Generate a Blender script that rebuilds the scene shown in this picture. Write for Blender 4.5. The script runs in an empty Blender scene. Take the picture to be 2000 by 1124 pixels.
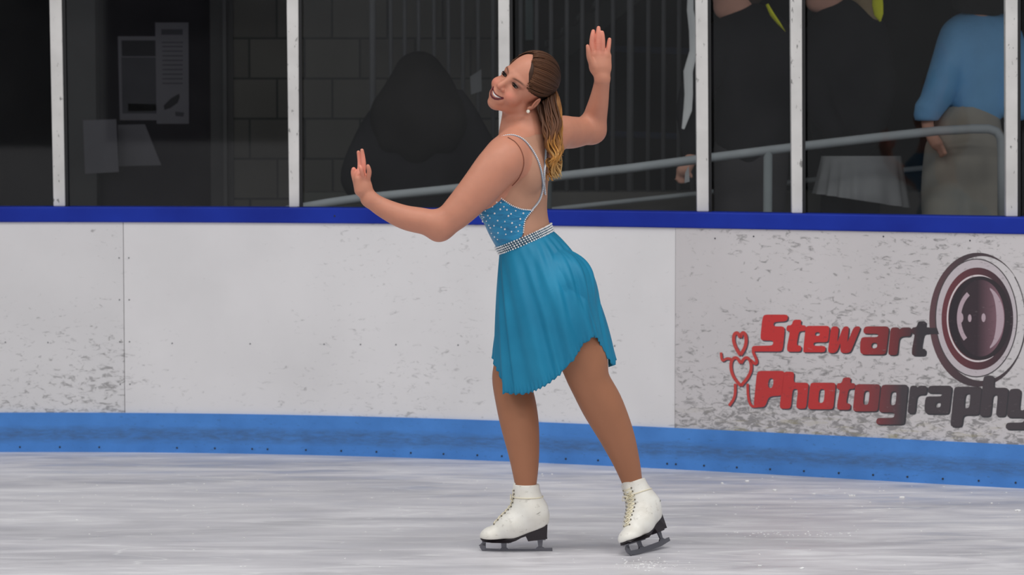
import bpy, bmesh, math, random, time
import numpy as np
from mathutils import Vector, Matrix
from mathutils.bvhtree import BVHTree
from mathutils.geometry import tessellate_polygon
random.seed(7); rng = np.random.default_rng(7)
T0 = time.time()
sc = bpy.context.scene
col = sc.collection

# ------------------------------------------------------------------ camera
F = 5500.0; CAMH = 1.494; YH = 212.7
TH = math.atan((562 - YH) / F)
FWD = np.array([0, math.cos(TH), -math.sin(TH)]); UPV = np.array([0, math.sin(TH), math.cos(TH)])
CAMP = np.array([0, 0, CAMH])
def ray(px, py):
    return FWD + np.array([1., 0, 0]) * ((px - 1000) / F) + UPV * ((562 - py) / F)
def P(px, py, Y):
    r = ray(px, py); return CAMP + r * (Y / r[1])
def G(px, py, z=0.0):
    r = ray(px, py); return CAMP + r * ((z - CAMH) / r[2])
Y0 = 9.45
S = F / Y0
def K(px, py, d=0.0): return P(px, py, Y0 + d)
def m(px): return px / S

cam = bpy.data.cameras.new('camera'); cam.sensor_width = 36; cam.lens = 36 * F / 2000
cam.dof.use_dof = True; cam.dof.focus_distance = 9.4; cam.dof.aperture_fstop = 5.0
cam.clip_end = 200
co = bpy.data.objects.new('camera', cam); col.objects.link(co)
co.location = CAMP; co.rotation_euler = (math.pi / 2 - TH, 0, 0)
sc.camera = co
sc.view_settings.view_transform = 'Standard'; sc.view_settings.look = 'None'
sc.view_settings.gamma = 1; sc.view_settings.use_curve_mapping = False
sc.view_settings.exposure = 0.0

# ------------------------------------------------------------------ object helpers
def tag(o, label=None, cat=None, group=None, kind=None):
    if label: o['label'] = label
    if cat: o['category'] = cat
    if group: o['group'] = group
    if kind: o['kind'] = kind
    return o
def empty(name, loc, label, cat, group=None):
    o = bpy.data.objects.new(name, None); col.objects.link(o); o.location = Vector(loc)
    o.empty_display_size = .1
    return tag(o, label, cat, group)
def link(name, me, mat=None, parent=None, smooth=False):
    o = bpy.data.objects.new(name, me); col.objects.link(o)
    if mat is not None:
        for q in (mat if isinstance(mat, (list, tuple)) else [mat]): me.materials.append(q)
    if smooth:
        me.polygons.foreach_set('use_smooth', np.ones(len(me.polygons), bool))
    if parent is not None:
        o.parent = parent
        if parent.parent is not None:
            pass
        base = Vector(parent.location)
        pp = parent.parent
        while pp is not None:
            base = base + Vector(pp.location); pp = pp.parent
        o.location = -base      # meshes are written in world coordinates
    return o
def mesh_np(name, V, Fq):
    """V (n,3), Fq (m,4) or (m,3) int arrays"""
    me = bpy.data.meshes.new(name)
    V = np.asarray(V, np.float32); Fq = np.asarray(Fq, np.int32); k = Fq.shape[1]
    me.vertices.add(len(V)); me.vertices.foreach_set('co', V.ravel())
    me.loops.add(Fq.size); me.loops.foreach_set('vertex_index', Fq.ravel())
    me.polygons.add(len(Fq)); me.polygons.foreach_set('loop_start', np.arange(0, Fq.size, k, dtype=np.int32))
    try: me.polygons.foreach_set('loop_total', np.full(len(Fq), k, np.int32))
    except Exception: pass
    me.update(calc_edges=True); return me
def attr_color(me, name, C):
    a = me.color_attributes.new(name, 'FLOAT_COLOR', 'POINT')
    C = np.asarray(C, np.float32)
    if C.shape[1] == 3: C = np.c_[C, np.ones(len(C), np.float32)]
    a.data.foreach_set('color', C.ravel())
class MB:
    def __init__(s): s.v = []; s.f = []; s.c = []
    def add(s, vs, fs, c=None):
        n = len(s.v); s.v += [tuple(map(float, v)) for v in vs]; s.f += [tuple(i + n for i in f) for f in fs]
        if c is not None: s.c += [c] * len(vs) if not isinstance(c, list) else c
    def box(s, c, size, R=None):
        c = np.array(c, float); h = np.array(size, float) / 2; vs = []
        for x in (-1, 1):
            for y in (-1, 1):
                for z in (-1, 1):
                    q = h * (x, y, z)
                    if R is not None: q = R @ q
                    vs.append(c + q)
        s.add(vs, [(0, 1, 3, 2), (4, 6, 7, 5), (0, 4, 5, 1), (2, 3, 7, 6), (0, 2, 6, 4), (1, 5, 7, 3)])
    def tube(s, pts, rad, n=8, cols=None, flat=1.0):
        pts = [np.array(p, float) for p in pts]; N = len(pts)
        if np.isscalar(rad): rad = [rad] * N
        up = np.array([.13, .2, 1.0]); vs = []; base = len(s.v); u = None
        for i, p in enumerate(pts):
            t = pts[min(i + 1, N - 1)] - pts[max(i - 1, 0)]; t = t / (np.linalg.norm(t) + 1e-9)
            if u is None:
                u = np.cross(t, up)
                if np.linalg.norm(u) < .1: u = np.cross(t, np.array([1., 0, 0]))
            u = u - t * (u @ t); u = u / (np.linalg.norm(u) + 1e-9); w = np.cross(t, u)
            for k in range(n):
                a = 2 * math.pi * k / n
                vs.append(p + (u * math.cos(a) + w * math.sin(a) * flat) * rad[i])
        fs = []
        for i in range(N - 1):
            for k in range(n):
                a = i * n + k; b = i * n + (k + 1) % n
                fs.append((a, b, b + n, a + n))
        fs.append(tuple(range(n))[::-1]); fs.append(tuple(range((N - 1) * n, N * n)))
        cc = None
        if cols is not None: cc = [c for c in cols for _ in range(n)]
        s.add(vs, fs, cc)
    def gem(s, p, r):
        p = np.array(p, float)
        vs = [p + r * np.array(d, float) for d in ((1,0,0),(-1,0,0),(0,1,0),(0,-1,0),(0,0,1),(0,0,-1),(.6,-.75,.5),(-.6,-.75,.5),(.5,-.75,-.6),(-.6,-.75,-.5))]
        # small faceted bead: octahedron refined toward the viewer side
        s.add(vs[:6], [(0,2,4),(2,1,4),(1,3,4),(3,0,4),(2,0,5),(1,2,5),(3,1,5),(0,3,5)])
    def sphere(s, p, r, n=8, mrows=6, sc3=(1,1,1)):
        vs = []; fs = []
        for i in range(mrows + 1):
            t = math.pi * i / mrows
            for k in range(n):
                a = 2 * math.pi * k / n
                vs.append(np.array(p) + r * np.array([math.sin(t) * math.cos(a) * sc3[0], math.sin(t) * math.sin(a) * sc3[1], math.cos(t) * sc3[2]]))
        for i in range(mrows):
            for k in range(n):
                fs.append((i*n+k, (i+1)*n+k, (i+1)*n+(k+1) % n, i*n+(k+1) % n))
        s.add(vs, fs)
    def build(s, name, mat=None, parent=None, smooth=False):
        me = bpy.data.meshes.new(name); me.from_pydata(s.v, [], s.f); me.update()
        if s.c: attr_color(me, 'tint', np.array(s.c)[:, :3])
        return link(name, me, mat, parent, smooth)
def bevel(o, w, seg=2):
    md = o.modifiers.new('bevel', 'BEVEL'); md.width = w; md.segments = seg; md.limit_method = 'ANGLE'; return o

# ------------------------------------------------------------------ materials
ILL = 0.68
def lin(c):
    c = np.array(c, float) / 255
    return np.where(c <= .04045, c / 12.92, ((c + .055) / 1.055) ** 2.4)
def alb(c, k=ILL): return tuple(np.clip(lin(c) / k, 0, .95)) + (1.0,)
def newmat(name):
    mt = bpy.data.materials.new(name); mt.use_nodes = True
    nt = mt.node_tree; b = nt.nodes['Principled BSDF']; return mt, nt, b
def N(nt, typ, **kw):
    n = nt.nodes.new(typ)
    for k, v in kw.items():
        if k in n.inputs: n.inputs[k].default_value = v
        else: setattr(n, k, v)
    return n
def ramp(nt, src, stops, interp='LINEAR'):
    r = nt.nodes.new('ShaderNodeValToRGB'); r.color_ramp.interpolation = interp
    e = r.color_ramp.elements
    while len(e) < len(stops): e.new(.5)
    for q, (p, c) in zip(e, stops):
        q.position = p; q.color = c if not np.isscalar(c) else (c, c, c, 1)
    nt.links.new(src, r.inputs[0]); return r.outputs[0]
def mix(nt, fac, a, b, mode='MIX'):
    n = nt.nodes.new('ShaderNodeMix'); n.data_type = 'RGBA'; n.blend_type = mode
    for s_, i in ((fac, 0), (a, 6), (b, 7)):
        if hasattr(s_, 'is_output') or hasattr(s_, 'links'): nt.links.new(s_, n.inputs[i])
        else: n.inputs[i].default_value = s_
    return n.outputs[2]
def math_(nt, op, a, b=0.0):
    n = nt.nodes.new('ShaderNodeMath'); n.operation = op
    for s_, i in ((a, 0), (b, 1)):
        if hasattr(s_, 'links'): nt.links.new(s_, n.inputs[i])
        else: n.inputs[i].default_value = s_
    return n.outputs[0]
def coords(nt, scale=(1, 1, 1), rot=(0, 0, 0), loc=(0, 0, 0), kind='Object'):
    tc = nt.nodes.new('ShaderNodeTexCoord'); mp = nt.nodes.new('ShaderNodeMapping')
    mp.inputs['Scale'].default_value = scale; mp.inputs['Rotation'].default_value = rot; mp.inputs['Location'].default_value = loc
    nt.links.new(tc.outputs[kind], mp.inputs[0]); return mp.outputs[0]
def noise(nt, vec, scale, detail=3, rough=.5, dist=0.0, out=0):
    n = nt.nodes.new('ShaderNodeTexNoise'); n.inputs['Scale'].default_value = scale; n.inputs['Detail'].default_value = detail
    n.inputs['Roughness'].default_value = rough; n.inputs['Distortion'].default_value = dist
    nt.links.new(vec, n.inputs['Vector']); return n.outputs[out]
def bump(nt, b, h, strength=.3, dist=.01):
    n = nt.nodes.new('ShaderNodeBump'); n.inputs['Strength'].default_value = strength; n.inputs['Distance'].default_value = dist
    nt.links.new(h, n.inputs['Height']); nt.links.new(n.outputs[0], b.inputs['Normal'])
def mat(name, c, rough=.6, metal=0.0, var=.06, vs=8.0, bmp=0.0, k=ILL, sss=0.0, spec=.5, sheen=0.0):
    mt, nt, b = newmat(name); base = alb(c, k)
    f = noise(nt, coords(nt), vs, 4)
    lo = tuple(x * (1 - var) for x in base[:3]) + (1,); hi = tuple(min(1, x * (1 + var)) for x in base[:3]) + (1,)
    o = ramp(nt, f, [(.3, lo), (.7, hi)]); nt.links.new(o, b.inputs['Base Color'])
    b.inputs['Roughness'].default_value = rough; b.inputs['Metallic'].default_value = metal
    b.inputs['Specular IOR Level'].default_value = spec
    if sss: b.inputs['Subsurface Weight'].default_value = sss; b.inputs['Subsurface Radius'].default_value = (.02, .008, .004); b.inputs['Subsurface Scale'].default_value = .5
    if sheen: b.inputs['Sheen Weight'].default_value = sheen
    if bmp: bump(nt, b, noise(nt, coords(nt), vs * 6, 3), bmp, .004)
    return mt
def tintmat(name, rough=.5, sss=0.0, spec=.4, bmp=0.0, bs=200, aniso=0.0):
    mt, nt, b = newmat(name)
    a = nt.nodes.new('ShaderNodeAttribute'); a.attribute_name = 'tint'
    f = noise(nt, coords(nt), 30, 3)
    v = ramp(nt, f, [(.3, .94), (.7, 1.0)])
    nt.links.new(mix(nt, 1.0, a.outputs[0], v, 'MULTIPLY'), b.inputs['Base Color'])
    b.inputs['Roughness'].default_value = rough; b.inputs['Specular IOR Level'].default_value = spec
    if sss: b.inputs['Subsurface Weight'].default_value = sss; b.inputs['Subsurface Radius'].default_value = (.02, .008, .004); b.inputs['Subsurface Scale'].default_value = .4
    if bmp: bump(nt, b, noise(nt, coords(nt), bs, 3), bmp, .002)
    return mt
exec_parts = []
# ------------------------------------------------------------------ board line (the rink's curved dasher boards)
_x = np.array([-150, 0, 500, 850, 1000, 1050, 1250, 1500, 1750, 2000, 2150]); _y = np.array([883.2, 883.8, 886.8, 895, 901.5, 904, 914.5, 926.8, 940, 954, 962])
BC = np.polyfit((_x - 1000) / 1000, _y, 4)
def iceline(px):
    q = min(max(px, -150), 2150); d = (np.polyval(BC, (q - 990) / 1000) - np.polyval(BC, (q - 1010) / 1000)) / 20
    return float(np.polyval(BC, (q - 1000) / 1000) + d * (px - q))
BH = 1.07
pxs = np.arange(-700, 2701, 8.0)
BL = np.array([G(p, iceline(p))[:2] for p in pxs])          # plan points of the board face
def board_xy(px):
    return np.array([np.interp(px, pxs, BL[:, 0]), np.interp(px, pxs, BL[:, 1])])
def board_n(px):
    a = board_xy(px - 30); b = board_xy(px + 30); t = (b - a) / np.linalg.norm(b - a); return np.array([t[1], -t[0]])   # toward the rink
_SL = board_xy(1000)
def board_pt(px, z, off=0.0):
    q = board_xy(px) + board_n(px) * off; return np.array([q[0], q[1], z])
def proj(p):
    q = np.array(p) - CAMP; d = q @ FWD; return 1000 + F * q[0] / d, 562 - F * (q @ UPV) / d
def B(px, py, off=0.0):
    """point of the board face seen at this pixel"""
    X = px
    for _ in range(3):
        xy = board_xy(X) + board_n(X) * off
        r = ray(px, py); z = CAMP[2] + r[2] * (xy[1] / r[1])
        qx, qy = proj((xy[0], xy[1], z)); X += px - qx
    return np.array([xy[0], xy[1], z])
def board_strip(name, p0, p1, z0, z1, o0, o1, mt, parent=None, step=24):
    """solid strip following the board line between columns p0..p1, heights z0..z1, offsets o0 (rink side) .. o1"""
    n = max(2, int(abs(p1 - p0) / step) + 1); xs = np.linspace(p0, p1, n); mb = MB(); vs = []
    for x in xs:
        for (z, o) in ((z0, o0), (z1, o0), (z1, o1), (z0, o1)): vs.append(board_pt(x, z, o))
    fs = []
    for i in range(n - 1):
        for k in range(4):
            a = 4 * i + k; b = 4 * i + (k + 1) % 4; fs.append((a, b, b + 4, a + 4))
    fs.append((3, 2, 1, 0)); fs.append((4 * n - 4, 4 * n - 3, 4 * n - 2, 4 * n - 1))
    mb.add(vs, fs); return mb.build(name, mt, parent)

def board_mat(name, base, dens, dirt, red=False, bias=.0):
    mt, nt, b = newmat(name)
    c = alb(base); v = coords(nt)
    blotch = ramp(nt, noise(nt, v, 2.2, 4), [(.35, tuple(x * .93 for x in c[:3]) + (1,)), (.65, c)])
    z = nt.nodes.new('ShaderNodeSeparateXYZ'); nt.links.new(v, z.inputs[0])
    low = nt.nodes.new('ShaderNodeMapRange'); low.inputs[1].default_value = .75; low.inputs[2].default_value = .2
    nt.links.new(z.outputs[2], low.inputs[0])
    # scuffs: short stretched marks, thicker low on the board
    s1 = noise(nt, coords(nt, (12, 12, 26), (0, .35, 0)), 2.0, 6, .68, .8)
    area = noise(nt, v, 1.7, 3, .6)
    th = math_(nt, 'ADD', math_(nt, 'MULTIPLY', area, .32), math_(nt, 'MULTIPLY', low.outputs[0], dens))
    m1 = math_(nt, 'SUBTRACT', math_(nt, 'ADD', s1, th), .80 - bias)
    m1 = ramp(nt, math_(nt, 'MULTIPLY', m1, 9.0), [(0, 0.0), (1, 1.0)])
    s2 = noise(nt, coords(nt, (10, 10, 34), (0, -.5, 0), (3, 1, 2)), 3.4, 4, .6, 1.5)
    m2 = ramp(nt, math_(nt, 'ADD', s2, math_(nt, 'MULTIPLY', th, .6)), [(.86 - .0, 0.0), (.93, 1.0)])
    cc = mix(nt, math_(nt, 'MULTIPLY', m1, dirt), blotch, alb((110, 108, 108)))
    cc = mix(nt, math_(nt, 'MULTIPLY', m2, min(1, dirt * 1.3)), cc, alb((80, 79, 80)))
    if red:
        # yellow-brown rust marks along the lower edge of this panel
        yb = nt.nodes.new('ShaderNodeMapRange'); yb.inputs[1].default_value = .27; yb.inputs[2].default_value = .18
        nt.links.new(z.outputs[2], yb.inputs[0])
        yn = ramp(nt, noise(nt, coords(nt, (3, 3, 18)), 2.5, 5, .65), [(.52, 0.0), (.66, 1.0)])
        cc = mix(nt, math_(nt, 'MULTIPLY', math_(nt, 'MULTIPLY', yn, yb.outputs[0]), .6), cc, alb((140, 132, 85)))
    nt.links.new(cc, b.inputs['Base Color']); b.inputs['Roughness'].default_value = .55; b.inputs['Specular IOR Level'].default_value = .3
    return mt
M_board = board_mat('white_board', (199, 197, 198), .055, .5)
M_boardL = board_mat('scuffed_white_board', (193, 191, 192), .13, .7)
M_ad = board_mat('scuffed_ad_board', (180, 176, 177), .12, .8, True, .055)
SEAM1, SEAM2 = 244.5, 1318
KZ, CZ = .172, 1.003
b1 = board_strip('dasher_board', -690, SEAM1 - .6, KZ, CZ, 0, -.03, M_boardL)
tag(b1, 'white scuffed rink board left of the thin vertical seam', 'rink board', 'white rink boards')
b2 = board_strip('dasher_board', SEAM1 + .6, SEAM2 - .5, KZ, CZ, 0, -.03, M_board)
tag(b2, 'long clean white rink board behind the skater', 'rink board', 'white rink boards')
b3 = board_strip('advertising_board', SEAM2 + .5, 2690, KZ, CZ, .003, -.03, M_ad)
tag(b3, 'grey scuffed rink board printed with the red and black Stewart Photography advert', 'advertising board')
seam = mat('seam', (95, 95, 97)); back = mat('board_backing', (120, 120, 122))
bk = board_strip('wall_back', -690, 2690, 0, 1.0, -.031, -.09, seam); tag(bk, kind='structure')
mt, nt, b = newmat('blue_cap'); v = coords(nt)
nt.links.new(ramp(nt, noise(nt, v, 3, 4), [(.3, alb((20, 36, 122))), (.7, alb((26, 48, 144)))]), b.inputs['Base Color']); b.inputs['Roughness'].default_value = .5; b.inputs['Specular IOR Level'].default_value = .15
cap = bevel(board_strip('cap_rail', -690, 2690, CZ, BH, .012, -.13, mt), .006)
tag(cap, 'dark blue cap rail running along the top of the rink boards', 'cap rail')
mt, nt, b = newmat('blue_kickplate'); v = coords(nt)
z = nt.nodes.new('ShaderNodeSeparateXYZ'); nt.links.new(v, z.inputs[0])
base = ramp(nt, noise(nt, v, 6, 4), [(.3, alb((56, 108, 172))), (.7, alb((66, 122, 190)))])
wob = math_(nt, 'ADD', z.outputs[2], math_(nt, 'MULTIPLY', math_(nt, 'SUBTRACT', noise(nt, coords(nt, (3, 3, 10)), 3, 4), .5), .03))
band = ramp(nt, math_(nt, 'MULTIPLY', wob, 5.5), [(.20, 0.0), (.36, 1.0), (.52, 1.0), (.66, 0.0)])
grime = ramp(nt, noise(nt, coords(nt, (5, 5, 24)), 3, 6, .7), [(.35, .25), (.65, 1.0)])
cc = mix(nt, math_(nt, 'MULTIPLY', math_(nt, 'MULTIPLY', band, grime), .75), base, alb((58, 84, 118)))
sp = ramp(nt, noise(nt, coords(nt, (14, 14, 40), (0, .4, 0)), 2.5, 5, .7), [(.60, 0.0), (.72, 1.0)])
cc = mix(nt, math_(nt, 'MULTIPLY', sp, .55), cc, alb((48, 70, 100)))
nt.links.new(cc, b.inputs['Base Color']); b.inputs['Roughness'].default_value = .45
kick = board_strip('kickplate', -690, 2690, -.01, KZ, .012, -.03, mt)
tag(kick, 'light blue kickplate along the bottom of the rink boards with a dark grime band', 'kickplate')
M_screw = mat('dark_screw', (32, 36, 44)); M_screwg = mat('grey_screw', (105, 105, 108))
def screw(px, z, r, parent, mt, off=.013):
    p = board_pt(px, z, off); n = board_n(px); n3 = np.array([n[0], n[1], 0]); mb = MB()
    mb.tube([p - n3 * .002, p + n3 * .001, p + n3 * .002], [r, r, r * .6], 8); return mb.build('screw', mt, parent)
for x in (40, 118, 195, 347, 421, 494, 524, 599, 668, 737, 804, 868, 934, 982, 1107, 1170, 1305, 1322, 1377, 1441, 1506, 1572, 1640, 1707, 1774, 1843, 1913, 1985):
    screw(x, .022, .0042, kick, M_screw)
for y in (504, 586, 668, 751):
    for x, bb in ((236, b1), (255, b2)):
        q = B(x, y); screw(x, q[2], .0032, bb, M_screwg, .001)
for x, bb in ((13, b1), (96, b1), (338, b2), (490, b2), (634, b2), (705, b2), (774, b2), (895, b2), (1104, b2), (1200, b2)):
    screw(x, B(x, 669 + x * .006)[2], .0032, bb, M_screwg, .001)
for x, y in ((1395, 466), (1722, 462), (1890, 470), (1470, 462)): screw(x, B(x, y)[2], .003, b3, M_screw, .004)
screw(657, 1.035, .004, cap, M_screw)

# ---- advert print
def print_mat(name, left, right, x0, x1):
    mt, nt, b = newmat(name); v = coords(nt); z = nt.nodes.new('ShaderNodeSeparateXYZ'); nt.links.new(v, z.inputs[0])
    mr = nt.nodes.new('ShaderNodeMapRange'); mr.inputs[1].default_value = x0; mr.inputs[2].default_value = x1
    nt.links.new(z.outputs[0], mr.inputs[0])
    c = ramp(nt, mr.outputs[0], [(0, alb(left)), (1, alb(right))])
    sp = ramp(nt, noise(nt, coords(nt, (14, 14, 30), (0, .4, 0)), 2.6, 6, .7), [(.58, 0.0), (.70, 1.0)])
    c = mix(nt, math_(nt, 'MULTIPLY', sp, .45), c, alb((60, 48, 52)))
    sw = ramp(nt, noise(nt, coords(nt, (10, 10, 30), (0, -.6, 0), (5, 2, 1)), 3, 6, .7), [(.64, 0.0), (.72, 1.0)])
    c = mix(nt, math_(nt, 'MULTIPLY', sw, .5), c, alb((140, 130, 132)))
    nt.links.new(c, b.inputs['Base Color']); b.inputs['Roughness'].default_value = .5; return mt
def bx(px): return board_xy(px)[0]
M_red1 = print_mat('print_red_to_black', (172, 44, 44), (50, 46, 50), bx(1610), bx(1790))
M_red2 = print_mat('print_red_to_grey', (166, 46, 46), (62, 56, 60), bx(1600), bx(1760))
M_sh = print_mat('print_shadow', (70, 66, 76), (52, 52, 56), bx(1500), bx(1700))
M_fig = print_mat('print_red_figure', (168, 62, 56), (168, 50, 48), bx(1400), bx(1480))
def rr(x0, y0, x1, y1): return [(x0, y0), (x1, y0), (x1, y1), (x0, y1)]
def soft(poly, it=2):
    for _ in range(it):
        q = []
        for i in range(len(poly)):
            a, b_ = np.array(poly[i]), np.array(poly[(i + 1) % len(poly)])
            d = np.linalg.norm((b_ - a) * np.array([1, 1])) + 1e-9; t = min(.25, .07 / d)
            q += [tuple(a + (b_ - a) * t), tuple(a + (b_ - a) * (1 - t))]
        poly = q
    return poly
GL = {
 'o': ([(0,0),(1,0),(1,1),(0,1)], [rr(.38,.24,.6,.76)]),
 'e': ([(.06,0),(.92,0),(.92,.24),(.4,.24),(.4,.38),(1,.38),(1,1),(0,1),(0,0)], [rr(.42,.62,.62,.76)]),
 't': ([(.3,1.24),(.74,1.24),(.7,1.02),(1,1.02),(1,.8),(.66,.8),(.6,.24),(.86,.24),(.86,0),(.16,0),(.12,.2),(.2,.8),(0,.8),(0,1.02),(.26,1.02)], []),
 'w': ([(.03,1),(.3,1),(.28,.36),(.44,1),(.64,1),(.62,.36),(.8,1),(1.04,1),(.76,0),(.42,0),(.4,.42),(.3,0),(.0,0)], []),
 'a': ([(.06,1),(1,1),(.98,0),(.06,0),(-.02,.18),(-.02,.62),(.62,.62),(.62,.74),(.04,.74)], [rr(.4,.22,.62,.42)]),
 'r': ([(0,1),(.4,1),(.42,.9),(.52,1),(1,1),(1,.68),(.6,.68),(.45,.6),(.45,0),(0,0)], []),
 'h': ([(0,1.42),(.42,1.42),(.42,1),(1,1),(1,0),(.62,0),(.62,.76),(.42,.76),(.42,0),(0,0)], []),
 'g': ([(0,1),(1,1),(1,-.44),(-.06,-.44),(-.06,-.2),(.6,-.2),(.6,0),(0,0)], [rr(.38,.26,.6,.76)]),
 'p': ([(0,1),(1,1),(1,0),(.42,0),(.42,-.42),(0,-.42)], [rr(.42,.24,.62,.76)]),
 'y': ([(0,1),(.4,1),(.4,.25),(.6,.25),(.6,1),(1,1),(1,-.42),(0,-.42),(0,-.18),(.6,-.18),(.6,0),(0,0)], []),
 'P': ([(0,1),(1,1),(1,.32),(.5,.3),(.42,0),(0,0)], [rr(.44,.53,.62,.8)]),
 'S': ([(.06,1),(1,1),(.98,.82),(.46,.8),(.46,.68),(.92,.68),(.92,0),(-.28,0),(-.3,.15),(.52,.16),(.52,.3),(0,.3),(0,.9)], []),
}
def board_poly(mb, outer, holes, off):
    cu = bpy.data.curves.new('outline', 'CURVE'); cu.dimensions = '2D'; cu.fill_mode = 'BOTH'
    for l in [outer] + holes:
        sp = cu.splines.new('POLY'); sp.points.add(len(l) - 1); sp.use_cyclic_u = True
        for pt, (a, b_) in zip(sp.points, l): pt.co = (a, -b_, 0, 1)
    o = bpy.data.objects.new('outline', cu); me = o.to_mesh()
    mb.add([B(v.co.x, -v.co.y, off) for v in me.vertices], [tuple(p.vertices) for p in me.polygons])
    o.to_mesh_clear(); bpy.data.objects.remove(o); bpy.data.curves.remove(cu)
def glyph(mb, ch, x0, x1, ytop, ybot, off, dx=0, dy=0, grow=0):
    o, hs = GL[ch]; h = ybot - ytop; sl = .10
    fx = lambda q: (x0 + dx + q[0] * (x1 - x0) + sl * (q[1] - .5) * h, ybot + dy - q[1] * h)
    board_poly(mb, [fx(q) for q in soft(o)], [[fx(q) for q in soft(hh)] for hh in hs], off)
line1 = [('S',1486,1536,615,687),('t',1534,1572,637,687.5),('e',1571,1618,637,688.5),('w',1619,1677,638,690),('a',1682,1734,638,693),('r',1737,1778,640,694),('t',1778,1815,641,695)]
line2 = [('P',1475,1530,725,796),('h',1525,1577,748,799),('o',1580,1630,748,800),('t',1632,1668,750,801),('o',1668,1717,751,804),('g',1719,1771,752,806),('r',1775,1808,754,808),('a',1808,1857,754,809),('p',1861,1915,756,811),('h',1916,1967,758,814),('y',1969,2026,760,816)]
ad_sh = MB(); l1 = MB(); l2 = MB()
for mb, ln in ((l1, line1), (l2, line2)):
    for ch, x0, x1, yt, yb in ln:
        glyph(ad_sh, ch, x0, x1, yt, yb, .0036, 2.6, 2.4); glyph(mb, ch, x0, x1, yt, yb, .0044)
tag(ad_sh.build('lettering_shadow', M_sh, b3), 'grey printed shadow under the letters')
tag(l1.build('lettering', M_red1, b3), 'word Stewart fading from red to black')
tag(l2.build('lettering', M_red2, b3), 'word Photography fading from red to dark grey')
def ribbon(mb, pts, w, off):
    pts = [np.array(p, float) for p in pts]
    # smooth the polyline
    for _ in range(2):
        q = [pts[0]]
        for a, b_ in zip(pts[:-1], pts[1:]): q += [a * .75 + b_ * .25, a * .25 + b_ * .75]
        pts = q + [pts[-1]]
    L = []; R = []
    for i, p in enumerate(pts):
        t = pts[min(i + 1, len(pts) - 1)] - pts[max(i - 1, 0)]; t /= np.linalg.norm(t) + 1e-9; n = np.array([-t[1], t[0]])
        L.append(p + n * w / 2); R.append(p - n * w / 2)
    vs = [B(*q, off) for q in L] + [B(*q, off) for q in R]; k = len(pts)
    mb.add(vs, [(i, i + 1, k + i + 1, k + i) for i in range(k - 1)])
fg = MB(); fs_ = MB()
FIG = [([(1446,694),(1437,680),(1432,665),(1434,652),(1441,650),(1446,660)],6.5), ([(1446,694),(1455,680),(1458,665),(1455,651),(1449,650),(1446,660)],6.5),
 ([(1447,754),(1434,740),(1427,722),(1428,704),(1438,697),(1447,710)],6), ([(1447,754),(1461,738),(1468,722),(1466,704),(1456,697),(1447,710)],6),
 ([(1428,702),(1419,700),(1410,707),(1408,689)],5), ([(1466,704),(1476,713),(1479,705),(1471,690),(1471,681),(1486,680)],5.5),
 ([(1436,750),(1436,776),(1424,793)],5.5), ([(1460,750),(1461,778),(1467,795),(1480,794)],5)]
for pts, w in FIG:
    ribbon(fg, pts, w, .0046); ribbon(fs_, [(x + 2, y + 2) for x, y in pts], w, .0038)
tag(fs_.build('figure_shadow', M_sh, b3), 'grey printed shadow of the heart figure')
tag(fg.build('heart_figure', M_fig, b3), 'red line figure made of two hearts')
def disc(mb, cx, cy, rx, ry, off, a0=0, a1=360, rx2=None, ry2=None, cx2=None, cy2=None):
    n = 64; out = []; inn = []
    for i in range(n + 1):
        a = math.radians(a0 + (a1 - a0) * i / n); out.append((cx + rx * math.cos(a), cy - ry * math.sin(a)))
        if rx2: inn.append(((cx2 or cx) + rx2 * math.cos(a), (cy2 or cy) - ry2 * math.sin(a)))
        else: inn.append((cx, cy))
    vs = [B(*q, off) for q in out] + [B(*q, off) for q in inn]
    mb.add(vs, [(i, i + 1, n + 2 + i, n + 1 + i) for i in range(n)])
def flat(name, c, c2=None, x0=0, x1=1):
    return print_mat(name, c, c2 or c, x0, x1)
lens = [
 ('lens_outer_ring', flat('print_ring', (84, 60, 64), (62, 52, 56), bx(1815), bx(1880)), lambda mb: disc(mb, 1910, 625, 95, 131, .0036, 0, 360, 87, 122, 1917.5, 622.5)),
 ('lens_outline', flat('print_line', (60, 56, 58)), lambda mb: (disc(mb, 1912, 625, 91.5, 131, .0037, -62, 40, 90, 129.5), disc(mb, 1907, 621.5, 80.5, 116, .0037, 0, 360, 78.5, 114))),
 ('lens_pale_ring', flat('print_pale', (168, 160, 164)), lambda mb: disc(mb, 1907, 621.5, 78.5, 114, .0038, 0, 360, 60, 90)),
 ('lens_red_ring', flat('print_darkred', (92, 48, 54), (52, 42, 48), bx(1850), bx(1960)), lambda mb: disc(mb, 1909, 623, 70, 100, .004, 0, 360, 50, 76)),
 ('lens_rim_light', flat('print_rim', (188, 178, 180)), lambda mb: disc(mb, 1910, 622.5, 61, 85.5, .0042, 20, 300, 58, 82)),
 ('lens_barrel', flat('print_black', (38, 32, 38), (44, 38, 42), bx(1850), bx(1960)), lambda mb: disc(mb, 1914, 622, 61, 82, .0044)),
 ('lens_glass', flat('print_glass', (48, 38, 44), (120, 88, 98), bx(1905), bx(1955)), lambda mb: disc(mb, 1915, 622, 47, 75, .0048)),
 ('lens_reflection', flat('print_reflection', (158, 140, 148)), lambda mb: (disc(mb, 1917, 622, 44, 64, .0052, -68, 68, 20, 60, 1926), disc(mb, 1915, 622, 46, 62, .0052, 125, 225, 40, 54, 1917), disc(mb, 1876, 621, 5.5, 10, .0054), disc(mb, 1894, 622, 3.5, 7.5, .0054), disc(mb, 1921, 621, 4, 8.5, .0054))),
]
for nme, mt, fn in lens:
    mb = MB(); fn(mb); mb.build(nme, mt, b3)
vf = MB(); board_poly(vf, [(1812, 641), (1830, 641), (1834, 653), (1812, 653)], [], .0045); vf.build('lettering_bar', M_red1, b3)

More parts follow.
